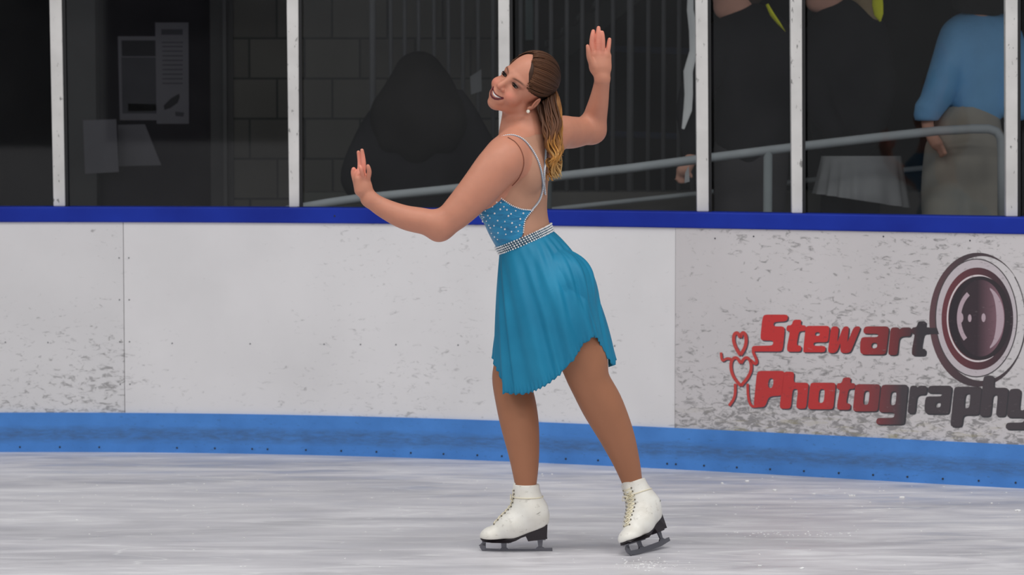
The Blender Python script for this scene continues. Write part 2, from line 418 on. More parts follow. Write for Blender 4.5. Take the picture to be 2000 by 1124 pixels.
# ---- ice
mt, nt, b = newmat('ice')
v1 = coords(nt, (1.6, 7, 1), (0, 0, -.12)); v2 = coords(nt, (.7, 2.4, 1), (0, 0, -.2), (4, 2, 0))
n1 = noise(nt, v1, 1.3, 7, .62, .6); n2 = noise(nt, v2, 1.0, 5, .55, .8)
c = ramp(nt, n1, [(.33, alb((148, 146, 150))), (.5, alb((172, 170, 174))), (.66, alb((200, 199, 202)))])
c2 = ramp(nt, n2, [(.35, alb((148, 147, 151))), (.52, alb((184, 182, 186))), (.68, alb((204, 203, 206)))])
c = mix(nt, .5, c, c2)
fine = ramp(nt, noise(nt, coords(nt, (5, 42, 1), (0, 0, -.13)), 2, 6, .7, .4), [(.56, 0.0), (.70, 1.0)])
c = mix(nt, math_(nt, 'MULTIPLY', fine, .28), c, alb((214, 213, 216)))
# skate cuts: thin lines where a warped noise crosses its mid value
def cuts(vec, sc_, w):
    n = noise(nt, vec, sc_, 2, .4, .5); return ramp(nt, math_(nt, 'ABSOLUTE', math_(nt, 'SUBTRACT', n, .5)), [(0, 1.0), (w, 0.0)])
c = mix(nt, math_(nt, 'MULTIPLY', cuts(coords(nt, (.5, 3.2, 1), (0, 0, .1)), 1.4, .006), .45), c, alb((226, 226, 228)))
c = mix(nt, math_(nt, 'MULTIPLY', cuts(coords(nt, (.6, 4.5, 1), (0, 0, -.3), (7, 3, 0)), 1.1, .005), .35), c, alb((226, 226, 228)))
nt.links.new(c, b.inputs['Base Color'])
nt.links.new(ramp(nt, n1, [(.35, .28), (.65, .6)]), b.inputs['Roughness']); b.inputs['Specular IOR Level'].default_value = .35
bump(nt, b, noise(nt, coords(nt, (8, 40, 1), (0, 0, -.13)), 3, 5, .7), .25, .003)
mb = MB(); xl, xr = BL[0], BL[-1]
top = [(p[0], p[1] - .005, 0) for p in BL[::4]]
vs = [(-9, -8, 0)] + [(-9, top[0][1], 0)] + top + [(9, top[-1][1], 0), (9, -8, 0)]
vs = [(-9, -8, 0), (-9, BL[0][1] , 0)] + [(p[0], p[1], 0) for p in BL[::4]] + [(9, BL[-1][1] - 1.2, 0), (9, -8, 0)]
mb.add(vs + [(x, y, -.12) for x, y, _ in vs], [tuple(range(len(vs)))[::-1], tuple(range(len(vs), 2 * len(vs)))] + [(i, (i + 1) % len(vs), len(vs) + (i + 1) % len(vs), len(vs) + i) for i in range(len(vs))])
ice = mb.build('floor', mt); tag(ice, kind='structure')
M_snow = mat('snow', (232, 232, 235), .8, bmp=.5)
sn = MB()
def crumb(px, py, r):
    p = G(px, py); 
    for _ in range(3): sn.sphere(p + np.array([random.uniform(-1, 1) * r, random.uniform(-1, 1) * r, r * .3]), r * random.uniform(.5, .9), 6, 4, (1.3, 1.2, .7))
for px, py, r in ((1515,959,.008),(1412,945,.005),(1460,941,.006),(1662,969,.006),(1668,969,.005),(1762,973,.007),(1987,999,.008),(1936,984,.004),(1567,1112,.006),(1484,1106,.004),(1590,966,.004),(1060,927,.004),(1078,927,.003),(398,946,.003),(680,947,.003),(190,949,.003),(1545,975,.003),(1240,1110,.003)): crumb(px, py, r)
for _ in range(150): crumb(random.uniform(20, 1980), random.choice([random.uniform(925, 1000), random.uniform(935, 1115)]), random.uniform(.0012, .003))
for _ in range(90): crumb(random.gauss(1265, 32), random.gauss(1104, 6), random.uniform(.001, .0026))
for _ in range(50): crumb(random.gauss(1560, 60), random.gauss(1044, 3), random.uniform(.0012, .003))
tag(sn.build('snow_crumbs', M_snow, smooth=True), 'loose white snow crumbs scattered over the ice', 'snow', kind='stuff')

# ---- glass posts and panes
mt, nt, b = newmat('painted_post')
sp = ramp(nt, noise(nt, coords(nt, (30, 30, 14)), 1.6, 5, .62), [(.62, 0.0), (.67, 1.0)])
cc = mix(nt, math_(nt, 'MULTIPLY', sp, .75), ramp(nt, noise(nt, coords(nt), 5, 3), [(.3, alb((170, 168, 166))), (.7, alb((192, 190, 188)))]), alb((70, 68, 66)))
nt.links.new(cc, b.inputs['Base Color']); b.inputs['Roughness'].default_value = .5; M_post = mt
M_gask = mat('black_gasket', (20, 20, 22), .6)
ZT = 2.74
M_hall0 = mat('hall_wall_upper', (90, 92, 96), .9)
posts = [((97,121),(105,128), 'white glass support post farthest left in the photo'), ((560,583),(565,585), 'white glass support post left of the raised left hand'), ((973,995),(975,997), 'white glass support post directly behind the skater\'s head'),
         ((1358,1382),(1361,1384), 'white glass support post right of the raised right hand'), ((1543,1566),(1546,1567), 'white glass support post between the two people in black'), ((1963,1987),(1964,1987), 'white glass support post farthest right, beside the blue sweater')]
glass, nt, b = newmat('rink_glass')
nt.nodes.remove(b); out = nt.nodes['Material Output']
tr = N(nt, 'ShaderNodeBsdfTransparent', Color=(.76, .78, .78, 1)); gl = N(nt, 'ShaderNodeBsdfGlossy', Roughness=.03, Color=(1, 1, 1, 1)); df = N(nt, 'ShaderNodeBsdfDiffuse', Color=(.6, .6, .6, 1))
m1 = nt.nodes.new('ShaderNodeMixShader'); m2 = nt.nodes.new('ShaderNodeMixShader')
m1.inputs[0].default_value = .04
nt.links.new(tr.outputs[0], m1.inputs[1]); nt.links.new(gl.outputs[0], m1.inputs[2])
sm = ramp(nt, noise(nt, coords(nt), 2.5, 5, .6), [(.35, .002), (.75, .012)])
nt.links.new(sm, m2.inputs[0]); nt.links.new(m1.outputs[0], m2.inputs[1]); nt.links.new(df.outputs[0], m2.inputs[2]); nt.links.new(m2.outputs[0], out.inputs[0])
OFFG = -.06
edges = []
for (t0, t1), (c0, c1), lab in posts:
    xy = board_xy((c0 + c1) / 2) + board_n((c0 + c1) / 2) * -.045
    Yp = xy[1]
    a, b_ = P(c0, 403, Yp), P(c1, 403, Yp); a2, b2_ = P(t0, 0, Yp), P(t1, 0, Yp)
    def ext(lo, hi, z): t = (z - lo[2]) / (hi[2] - lo[2]); return lo + (hi - lo) * t
    vs = []
    for z in (BH, ZT):
        l = ext(a, a2, z); r = ext(b_, b2_, z)
        for q, dy in ((l, -.012), (r, -.012), (r, .035), (l, .035)): vs.append((q[0], q[1] + dy, z))
    mb = MB(); mb.add(vs, [(0, 1, 2, 3)[::-1], (4, 5, 6, 7)] + [(i, (i + 1) % 4, 4 + (i + 1) % 4, 4 + i) for i in range(4)])
    po = bevel(mb.build('glass_support_post', M_post), .004); tag(po, lab, 'post', 'white posts holding the rink glass')
    gk = MB(); w = .013
    vs2 = [(vs[i][0] + (w if j else 0.0005), Yp + dy, vs[i][2]) for i in (1, 5) for j, dy in ((0, -.002), (1, -.002), (1, .03), (0, .03))]
    gk.add(vs2, [(0, 1, 2, 3)[::-1], (4, 5, 6, 7)] + [(i, (i + 1) % 4, 4 + (i + 1) % 4, 4 + i) for i in range(4)])
    tag(gk.build('gasket', M_gask, po), 'black rubber gasket')
    edges.append([np.array(vs[i]) for i in (0, 4, 1, 5)])
pane_px = [(-690, 100)] + [(posts[i][1][1] + 7, posts[i + 1][1][0] - 6) for i in range(5)] + [(1995, 2690)]
labs = ['glass pane at the far left edge', 'glass pane with paper notices behind it', 'glass pane in front of the long-haired figure in black', 'glass pane behind the raised right hand with bars behind', 'narrow glass pane in front of the left person in black', 'glass pane in front of the blue sweater', 'glass pane at the far right edge']
for i, ((p0, p1), lb) in enumerate(zip(pane_px, labs)):
    n = max(2, int((p1 - p0) / 60) + 1); xs = np.linspace(p0, p1, n); vs = []
    a = board_pt(p0, 0, -.055); c_ = board_pt(p1, 0, -.055)
    mb = MB(); d = (c_ - a); nn = np.array([d[1], -d[0], 0]); nn /= np.linalg.norm(nn)
    # a single flat sheet between its two posts
    vs = [(a[0], a[1], BH), (c_[0], c_[1], BH), (c_[0], c_[1], ZT), (a[0], a[1], ZT)]
    if i > 0:
        l0, l1 = edges[i - 1][2], edges[i - 1][3]; vs[0] = (l0[0] + .0145, l0[1] + .024, BH); vs[3] = (l1[0] + .0145, l1[1] + .024, ZT)
    if i < 6:
        r0, r1 = edges[i][0], edges[i][1]; vs[1] = (r0[0] - .0015, r0[1] + .024, BH); vs[2] = (r1[0] - .0015, r1[1] + .024, ZT)
    mb.add(vs, [(0, 1, 2, 3)])
    g = mb.build('rink_shield', glass); tag(g, 'clear ' + lb + ' of the rink', 'glass shield', 'clear rink glass shields')

# ------------------------------------------------------------------ distance-field body modelling
def smin(a, b, k):
    h = np.maximum(k - np.abs(a - b), 0) / k
    return np.minimum(a, b) - h * h * k * .25
def smax(a, b, k): return -smin(-a, -b, k)
class Field:
    """sum of soft-blended solids; every op is evaluated only near its own box"""
    def __init__(s): s.ops = []
    def cap(s, a, b, ra, rb, k=.02, mode='u', sq=None):
        """tapered capsule; sq=(axis, factor) makes the section an ellipse, thinner along axis"""
        a = np.array(a, float); b = np.array(b, float); r = max(ra, rb)
        if sq is None:
            ba = b - a; L2 = ba @ ba + 1e-12
            def f(X, Y, Z):
                px, py, pz = X - a[0], Y - a[1], Z - a[2]
                t = np.clip((px * ba[0] + py * ba[1] + pz * ba[2]) / L2, 0, 1)
                return np.sqrt((px - t * ba[0]) ** 2 + (py - t * ba[1]) ** 2 + (pz - t * ba[2]) ** 2) - (ra + (rb - ra) * t)
        else:
            ax = np.array(sq[0], float); ax /= np.linalg.norm(ax); q = sq[1]
            ba = b - a; bb = ba + ax * (ba @ ax) * (1 / q - 1); L2 = bb @ bb + 1e-12
            def f(X, Y, Z):
                px, py, pz = X - a[0], Y - a[1], Z - a[2]; dd = (px * ax[0] + py * ax[1] + pz * ax[2]) * (1 / q - 1)
                px = px + ax[0] * dd; py = py + ax[1] * dd; pz = pz + ax[2] * dd
                t = np.clip((px * bb[0] + py * bb[1] + pz * bb[2]) / L2, 0, 1)
                d = np.sqrt((px - t * bb[0]) ** 2 + (py - t * bb[1]) ** 2 + (pz - t * bb[2]) ** 2) - (ra + (rb - ra) * t)
                return d * (.5 + .5 * q)
        lo = np.minimum(a, b) - r * 1.05; hi = np.maximum(a, b) + r * 1.05
        s.ops.append((f, lo, hi, k, mode)); return s
    def chain(s, pts, rs, k=.02, kk=.008, mode='u', sq=None, sub=5):
        """limb: a smooth curve through the joints with smoothly varying radius, ONE solid so that it tapers without lumps"""
        pts = [np.array(p, float) for p in pts]; n = len(pts); D = []; Rr = []
        if n == 2: D, Rr = pts, list(rs)
        else:
            for i in range(n - 1):
                pm = pts[i - 1] if i else 2 * pts[0] - pts[1]; pn = pts[i + 2] if i + 2 < n else 2 * pts[-1] - pts[-2]
                rm = rs[i - 1] if i else rs[0]; rn = rs[i + 2] if i + 2 < n else rs[-1]
                for j in range(sub):
                    t = j / sub; cr = lambda a, b, c, d: .5 * (2 * b + (c - a) * t + (2 * a - 5 * b + 4 * c - d) * t * t + (3 * b - a - 3 * c + d) * t ** 3)
                    D.append(cr(pm, pts[i], pts[i + 1], pn)); Rr.append(cr(rm, rs[i], rs[i + 1], rn))
            D.append(pts[-1]); Rr.append(rs[-1])
        subf = Field()
        for i in range(len(D) - 1): subf.cap(D[i], D[i + 1], Rr[i], Rr[i + 1], .0015, 'u', sq)
        fs = [(o[0]) for o in subf.ops]
        def f(X, Y, Z):
            d = None
            for g in fs:
                v = g(X, Y, Z); d = v if d is None else smin(d, v, kk * .25)
            return d
        A = np.array(D); r = max(Rr) * 1.1
        s.ops.append((f, A.min(0) - r, A.max(0) + r, k, mode)); return s
    def ell(s, c, r, R=None, k=.03, mode='u'):
        c = np.array(c, float); r = np.array(r, float); R = np.eye(3) if R is None else np.array(R, float)
        def f(X, Y, Z):
            px, py, pz = X - c[0], Y - c[1], Z - c[2]; k0 = 0; k1 = 0
            for i in range(3):
                q = px * R[0, i] + py * R[1, i] + pz * R[2, i]
                k0 = k0 + (q / r[i]) ** 2; k1 = k1 + (q / r[i] ** 2) ** 2
            k0 = np.sqrt(k0); k1 = np.sqrt(k1) + 1e-9
            return k0 * (k0 - 1) / k1
        e = np.sqrt(((R * r[None, :]) ** 2).sum(1)) * 1.02
        s.ops.append((f, c - e, c + e, k, mode)); return s
    def plane(s, p, n, k=.004):
        """keeps what lies behind the plane (n points out)"""
        p = np.array(p, float); n = np.array(n, float); n /= np.linalg.norm(n)
        f = lambda X, Y, Z: (X - p[0]) * n[0] + (Y - p[1]) * n[1] + (Z - p[2]) * n[2]
        s.ops.append((f, np.full(3, -99.), np.full(3, 99.), k, 'i')); return s
    def box_cut(s, c, R, h, k=.003):
        c = np.array(c, float); R = np.array(R, float)
        def f(X, Y, Z):
            px, py, pz = X - c[0], Y - c[1], Z - c[2]; o = 0; mi = -9.
            for i in range(3):
                q = np.abs(px * R[0, i] + py * R[1, i] + pz * R[2, i]) - h[i]
                o = o + np.maximum(q, 0) ** 2; mi = np.maximum(mi, q)
            return np.sqrt(o) + np.minimum(mi, 0)
        e = np.full(3, float(np.linalg.norm(h)))
        s.ops.append((f, c - e, c + e, k, 's')); return s
    def grid(s, ax, margin):
        D = np.full([len(a) for a in ax], .5, np.float32)
        for f, lo, hi, k, mode in s.ops:
            sl = []
            for i in range(3):
                a = np.searchsorted(ax[i], lo[i] - k - margin); b = np.searchsorted(ax[i], hi[i] + k + margin); sl.append(slice(a, b))
            X = ax[0][sl[0]][:, None, None]; Y = ax[1][sl[1]][None, :, None]; Z = ax[2][sl[2]][None, None, :]
            if X.size == 0 or Y.size == 0 or Z.size == 0: continue
            d = f(X, Y, Z).astype(np.float32); cur = D[tuple(sl)]
            if mode == 'u': D[tuple(sl)] = smin(cur, d, k)
            elif mode == 's': D[tuple(sl)] = smax(cur, -d, k)
            else: D[tuple(sl)] = smax(cur, d, k)
        return D
    def at(s, Pn):
        Pn = np.asarray(Pn, float); X, Y, Z = Pn[:, 0], Pn[:, 1], Pn[:, 2]; D = np.full(len(Pn), .5)
        for f, lo, hi, k, mode in s.ops:
            d = f(X, Y, Z)
            D = smin(D, d, k) if mode == 'u' else smax(D, -d, k) if mode == 's' else smax(D, d, k)
        return D
    def grad(s, Pn, e=.002):
        g = np.stack([s.at(Pn + np.eye(3)[i] * e) - s.at(Pn - np.eye(3)[i] * e) for i in range(3)], 1)
        return g / (np.linalg.norm(g, axis=1, keepdims=True) + 1e-9)
def nets(D, ax):
    """surface nets on a rectilinear grid -> vertices, quads"""
    ins = D < 0
    nx, ny, nz = D.shape
    cnt = np.zeros((nx - 1, ny - 1, nz - 1), np.int8)
    for dx in (0, 1):
        for dy in (0, 1):
            for dz in (0, 1): cnt += ins[dx:nx - 1 + dx, dy:ny - 1 + dy, dz:nz - 1 + dz]
    act = (cnt > 0) & (cnt < 8)
    I = np.argwhere(act); idx = np.full(act.shape, -1, np.int64); idx[act] = np.arange(len(I))
    acc = np.zeros((len(I), 3)); n = np.zeros(len(I))
    A = [np.asarray(a) for a in ax]
    for axis in range(3):
        o = [i for i in range(3) if i != axis]
        for u in (0, 1):
            for v in (0, 1):
                i0 = I.copy(); i0[:, o[0]] += u; i0[:, o[1]] += v; i1 = i0.copy(); i1[:, axis] += 1
                d0 = D[i0[:, 0], i0[:, 1], i0[:, 2]]; d1 = D[i1[:, 0], i1[:, 1], i1[:, 2]]
                c = (d0 < 0) != (d1 < 0); t = np.where(c, d0 / (d0 - d1 + 1e-12), 0)
                p = np.empty((len(I), 3))
                for j in range(3): p[:, j] = A[j][i0[:, j]] * (1 - t) + A[j][i1[:, j]] * t
                acc += p * c[:, None]; n += c
    V = acc / n[:, None]; Q = []
    for axis in range(3):
        a = [slice(None)] * 3; b = [slice(None)] * 3; a[axis] = slice(0, -1); b[axis] = slice(1, None)
        s0 = ins[tuple(a)]; s1 = ins[tuple(b)]; E = np.argwhere(s0 != s1)
        o1, o2 = [(1, 2), (2, 0), (0, 1)][axis]
        E = E[(E[:, o1] > 0) & (E[:, o2] > 0) & (E[:, o1] < D.shape[o1] - 1) & (E[:, o2] < D.shape[o2] - 1)]
        q = []
        for u, v in ((-1, -1), (0, -1), (0, 0), (-1, 0)):
            e = E.copy(); e[:, o1] += u; e[:, o2] += v; q.append(idx[e[:, 0], e[:, 1], e[:, 2]])
        q = np.stack(q, 1); fl = s0[E[:, 0], E[:, 1], E[:, 2]]
        q[~fl] = q[~fl][:, ::-1]; Q.append(q)
    Q = np.concatenate(Q); return V, Q[(Q >= 0).all(1)]
def extract(F_, lo, hi, h, off=0.0):
    ax = [np.arange(lo[i], hi[i] + h[i] if not np.isscalar(h) else hi[i] + h, h if np.isscalar(h) else h[i]) for i in range(3)]
    D = F_.grid(ax, abs(off) + 3 * (h if np.isscalar(h) else max(h))) - off
    return nets(D, ax)
def compact(V, Q):
    u, inv = np.unique(Q.ravel(), return_inverse=True); return V[u], inv.reshape(Q.shape)
def bvh_of(V, Q): return BVHTree.FromPolygons([tuple(v) for v in V], [tuple(int(i) for i in q) for q in Q])

# ------------------------------------------------------------------ skater: skeleton and body field
aT = math.radians(32); FT = np.array([-math.cos(aT), math.sin(aT), 0]); LT = np.array([-math.sin(aT), -math.cos(aT), 0])
aP = math.radians(25); FP = np.array([-math.cos(aP), math.sin(aP), 0]); LP = np.array([-math.sin(aP), -math.cos(aP), 0])
def frame(f, l, tilt=0.0):
    """columns: forward, left, up; tilt>0 leans the up axis backward (toward the picture's right)"""
    u = np.array([0, 0, 1.]); f2 = f * math.cos(tilt) + u * math.sin(tilt); u2 = u * math.cos(tilt) - f * math.sin(tilt)
    return np.stack([f2, l, u2], 1)
HR = np.array([[.567, .628, -.533], [-.536, -.210, -.818], [-.625, .750, .218]])
HR, _r = np.linalg.qr(HR); HR = HR * np.sign(np.diag(_r))
HO = K(1020.5, 166.5, -.02)
def HP(e, u, f): return HO + HR @ np.array([e, u, f], float)
HM = HR      # columns e,u,f

body = Field(); torso = Field(); legs = Field()
# torso
torso.ell(K(1004, 388, -.005), (.100, .132, .150), frame(FT, LT, .10), .03)
torso.ell(K(1014, 318, -.01), (.082, .150, .085), frame(FT, LT, .0), .05)
torso.ell(K(1020, 290, -.02), (.066, .125, .058), frame(FT, LT, .0), .05)
torso.ell(K(963, 402, -.075), (.050, .052, .056), None, .03)
torso.ell(K(966, 398, .06), (.050, .052, .056), None, .03)
torso.ell(K(1024, 465, -.01), (.086, .112, .11), frame(FP, LP, -.30), .05)
torso.ell(K(1058, 535, -.01), (.100, .150, .115), frame(FP, LP, -.25), .05)
torso.ell(K(1098, 560, -.085), (.088, .088, .095), None, .04)
torso.ell(K(1102, 556, .065), (.088, .088, .095), None, .04)
# shoulder blades / back relief
torso.ell(K(1040, 335, -.10), (.03, .04, .06), frame(FT, LT), .04)
# neck and trapezius
torso.cap(K(1019, 205, .014), K(1011, 262, -.004), .060, .062, .02, sq=((0, 1, 0), .76))
torso.cap(K(1022, 262, -.02), K(995, 300, -.10), .045, .045, .05)
torso.cap(K(1028, 258, -.0), K(1058, 275, .09), .045, .045, .05)
NB = len(torso.ops)
for o in torso.ops: body.ops.append(o)
# left arm (near)
body.chain([K(987, 312, -.13), K(968, 330, -.15), K(936, 369, -.165), K(893, 415, -.175), K(864, 440, -.175)], [m(41), m(40), m(36.5), m(30), m(24.5)], .035, .02)
body.ell(K(855, 448, -.172), (m(20), m(21), m(23)), None, .03)
body.chain([K(862, 439, -.172), K(825, 432, -.175), K(788, 424, -.178), K(748, 406, -.18), K(722, 389, -.182)], [m(24), m(24.5), m(22.5), m(18), m(15)], .025, .015)
# left hand
hl = lambda x, y, d=0: K(x, y, -.185 + d)
body.cap(hl(720, 388), hl(711, 366), m(14.5), m(15), .015, sq=((.35, 1, 0), .75))
body.cap(hl(709, 366), hl(703, 342), m(15), m(10.5), .012, sq=((.35, 1, 0), .62))
body.cap(hl(711, 364, -.002), hl(714, 350, -.005), m(12), m(8), .012, sq=((.35, 1, 0), .7))
body.cap(hl(703, 372, -.008), hl(700, 350, -.012), m(10.5), m(8.5), .012)                    # ball of the thumb
body.chain([hl(699, 364, .006), hl(693, 349, .010), hl(690.4, 338, .010), hl(690.8, 331, .008)], [m(7), m(5.4), m(5), m(4.3)], .008, .003)   # thumb
body.chain([hl(702.5, 343, .004), hl(703, 320, .012), hl(702, 307, .014), hl(700, 297.5, .012)], [m(5.2), m(4.6), m(4.2), m(3.3)], .006, .003)   # index
body.chain([hl(708.5, 345, 0), hl(710, 322, .0), hl(708.5, 306, .0), hl(707, 294, -.004)], [m(5.4), m(4.8), m(4.4), m(3.4)], .005, .003)        # middle
body.chain([hl(711, 350, -.010), hl(707.5, 338, -.022), hl(705, 330, -.026), hl(703.5, 325.5, -.024)], [m(4.8), m(4.3), m(3.9), m(3.2)], .004, .003)  # ring, curled toward the palm
body.chain([hl(717.5, 352, -.008), hl(721, 338, -.026), hl(720, 329.5, -.034), hl(718.6, 324.5, -.036)], [m(5), m(4.5), m(4.1), m(3.3)], .004, .003)   # little
# right arm (far)
body.chain([K(1064, 280, .12), K(1092, 260, .20), K(1118, 259, .27), K(1146, 256, .34)], [m(35), m(33), m(31), m(27)], .035, .02)
body.ell(K(1158, 259, .355), (m(24), m(24), m(22)), None, .02)
body.chain([K(1158, 250, .35), K(1163, 226, .335), K(1169, 200, .31), K(1174, 172, .285), K(1177, 152, .27)], [m(26), m(23), m(19.5), m(16), m(14.6)], .025, .015)
hr = lambda x, y, d=0: K(x, y, .262 + d)
ny = ((0, 1, 0), .55)
body.cap(hr(1176, 152), hr(1172, 132), m(14.5), m(19), .012, sq=ny)
body.cap(hr(1164, 132), hr(1163, 108), m(12), m(10), .012, sq=ny)
body.cap(hr(1172, 132), hr(1174, 108), m(14), m(11), .012, sq=ny)
body.cap(hr(1181, 132), hr(1185, 110), m(13), m(9.5), .012, sq=ny)
body.chain([hr(1158, 128, -.006), hr(1151, 112, -.014), hr(1149, 98, -.018), hr(1147.5, 90, -.018)], [m(7), m(5.4), m(4.4), m(3.4)], .008, .003)
body.chain([hr(1157, 106), hr(1156.2, 84, -.004), hr(1157.5, 70, -.006), hr(1158.6, 61, -.004)], [m(5.7), m(5.3), m(4.9), m(3.8)], .005, .003)
body.chain([hr(1167, 106), hr(1168, 79, -.005), hr(1168.8, 64, -.006), hr(1169, 54.5, -.004)], [m(5.7), m(5.4), m(5), m(3.9)], .004, .003)
body.chain([hr(1176.5, 106), hr(1177, 84, -.006), hr(1176.5, 71, -.008), hr(1176, 63.5, -.008)], [m(5.6), m(5.2), m(4.8), m(3.8)], .004, .003)
body.chain([hr(1185.5, 110), hr(1188.3, 93, .0), hr(1189.6, 83, .002), hr(1190.5, 77, .002)], [m(5.3), m(4.6), m(4.3), m(3.6)], .005, .003)
# legs: right leg (far, carries the weight) and left leg (near, trailing)
legs.chain([K(1050, 560, .07), K(1019, 650, .055), K(1004, 715, .05), K(999, 745, .045), K(1008, 790, .03), K(1016, 835, .02), K(1023, 885, .008), K(1026, 925, .0), K(1027, 960, 0)],
           [m(60), m(45), m(37.5), m(35), m(36.5), m(34.5), m(28), m(22), m(17)], .05, .03)
legs.chain([K(1088, 560, -.08), K(1116, 640, -.085), K(1140, 705, -.08), K(1150, 742, -.07), K(1176, 792, -.035), K(1203, 848, 0), K(1222, 898, .018), K(1233, 935, .036), K(1240, 965, .04)],
           [m(66), m(54), m(44), m(37.5), m(38.5), m(32.5), m(24.5), m(18.5), m(14)], .05, .03)
for o in legs.ops: body.ops.append(o)
# head
h_ = Field()
h_.ell(HP(0, .036, -.012), (.073, .086, .094), HM, .01)
h_.ell(HP(0, -.026, .030), (.057, .077, .058), HM, .03)
h_.cap(HP(-.047, -.058, .0), HP(-.012, -.096, .056), .018, .013, .025)
h_.cap(HP(.047, -.058, .0), HP(.012, -.096, .056), .018, .013, .025)
h_.ell(HP(0, -.0985, .067), (.019, .0155, .016), HM, .018)
for s_ in (-1, 1):
    h_.ell(HP(s_ * .036, -.043, .060), (.024, .022, .026), HM, .02)
    h_.cap(HP(s_ * .012, .020, .080), HP(s_ * .044, .016, .066), .007, .006, .015)      # brow ridge
    h_.ell(HP(s_ * .031, -.002, .090), (.015, .009, .011), HM, .012, 's')                # socket
    h_.ell(HP(s_ * .031, -.001, .0705), (.0155, .0135, .0145), HM, .004)                   # lids
    h_.ell(HP(s_ * .0315, -.0015, .086), (.0128, .0040, .012), HM, .002, 's')             # opening between the lids
h_.chain([HP(0, .006, .084), HP(0, -.018, .095), HP(0, -.034, .103)], [.0075, .0085, .0098], .012, .008)
h_.ell(HP(-.0115, -.038, .092), (.0075, .0065, .0085), HM, .006); h_.ell(HP(.0115, -.038, .092), (.0075, .0065, .0085), HM, .006)
h_.ell(HP(0, -.072, .076), (.033, .022, .018), HM, .012)
# smile: lips around an open, crescent-shaped mouth
LIPU = [(-.0285, -.0585), (-.020, -.0625), (-.010, -.0650), (0, -.0660), (.010, -.0650), (.020, -.0625), (.0285, -.0585)]
LIPL = [(-.0285, -.0585), (-.021, -.0705), (-.011, -.0775), (0, -.0798), (.011, -.0775), (.021, -.0705), (.0285, -.0585)]
def mf(e): return .0955 - 14.0 * e * e
for s_ in range(6):
    (a0, u0), (a1, u1) = LIPL[s_], LIPL[s_ + 1]
    h_.cap(HP(a0, u0, mf(a0) - .003), HP(a1, u1, mf(a1) - .003), .0036 if 0 < s_ else .0022, .0036 if s_ < 5 else .0022, .003)
    (a0, u0), (a1, u1) = LIPU[s_], LIPU[s_ + 1]
    h_.cap(HP(a0, u0, mf(a0) - .003), HP(a1, u1, mf(a1) - .003), .0026 if 0 < s_ else .002, .0026 if s_ < 5 else .002, .003)
for s_ in range(-9, 10):
    e = s_ * .0027; t = abs(e) / .027
    uu = -.0655 - .0012 + t * t * .0068; ul = -.0790 + .0042 + t ** 1.6 * .0165; hgt = max(.0009, (uu - ul) / 2)
    h_.ell(HP(e, (uu + ul) / 2, mf(e) - .003), (.0024, hgt, .012), HM, .001, 's')
# ear (left, seen) and right ear
for s_ in (1, -1):
    h_.ell(HP(s_ * .079, -.014, -.014), (.0065, .025, .0165), HM @ np.array([[math.cos(.25 * s_), 0, math.sin(.25 * s_)], [0, 1, 0], [-math.sin(.25 * s_), 0, math.cos(.25 * s_)]]), .006)
    h_.ell(HP(s_ * .0865, -.008, -.009), (.0048, .018, .0095), HM, .003, 's')
    h_.ell(HP(s_ * .078, -.038, -.003), (.0055, .009, .0085), HM, .005)
for o in h_.ops: body.ops.append(o)
body.ops.append(body.ops.pop(0))  # harmless rotation of the first solid

skin = lin((170, 116, 95)) / ILL
def skin_tint(V):
    n = len(V); C = np.tile(skin, (n, 1))
    L = (V - HO) @ HM                                   # head coordinates e,u,f
    e, u, f = L[:, 0], L[:, 1], L[:, 2]; ae = np.abs(e)
    def blend(mask, c, w=1.0):
        nonlocal C
        mk = np.clip(mask, 0, 1)[:, None] * w; C = C * (1 - mk) + np.array(c) * mk
    head = (u > -.14) & (u < .14) & (ae < .11) & (f > .03)
    bl = np.exp(-(((ae - .040) / .018) ** 2 + ((u + .038) / .017) ** 2)) * head
    blend(bl, lin((190, 104, 90)) / ILL, .40)
    blend(np.exp(-((e / .012) ** 2 + ((u + .037) / .012) ** 2)) * head, lin((190, 108, 90)) / ILL, .3)
    # lips
    def dchain(ch):
        d = np.full(n, 9.)
        for (a0, u0), (a1, u1) in zip(ch[:-1], ch[1:]):
            q = np.stack([e - a0, u - u0], 1); b_ = np.array([a1 - a0, u1 - u0]); t = np.clip(q @ b_ / (b_ @ b_), 0, 1)
            d = np.minimum(d, np.linalg.norm(q - t[:, None] * b_, axis=1))
        return d
    hf = head & (f > .055)
    blend((.0046 - dchain(LIPL)) / .0012 * hf, lin((74, 16, 26)) / ILL, .97)
    blend((.0036 - dchain(LIPU)) / .0012 * hf, lin((82, 20, 28)) / ILL, .95)
    ins = hf & (f < mf(e) - .007) & (u < -.058) & (u > -.080) & (ae < .028)
    blend(ins.astype(float), lin((58, 20, 24)) / ILL, .9)
    # eye make-up and brows
    ex = ae - .032
    sh = np.exp(-((ex / .0175) ** 2 + ((u - .0030 - ex * .12) / .0078) ** 2) ** 2) * hf
    blend(sh, lin((58, 34, 30)) / ILL, .85)
    br = np.exp(-((ex / .020) ** 2 * 1.0) ** 3) * np.exp(-(((u - .0195 - ex * .16 + ex * ex * 8) / .0036) ** 2)) * hf
    blend(br, lin((70, 44, 34)) / ILL, .9)
    # warmer hands
    for cx, cz, rr_, w in ((K(707, 320, -.18), 0, .05, .55), (K(1170, 75, .26), 0, .055, .45)):
        d = np.linalg.norm(V - cx, axis=1); blend(np.exp(-(d / rr_) ** 4), lin((216, 132, 116)) / ILL, w)
    return C
def bounds_box(px0, px1, py0, py1, d0, d1):
    c = np.array([K(x, y, d) for x in (px0, px1) for y in (py0, py1) for d in (d0, d1)]); return c.min(0), c.max(0)
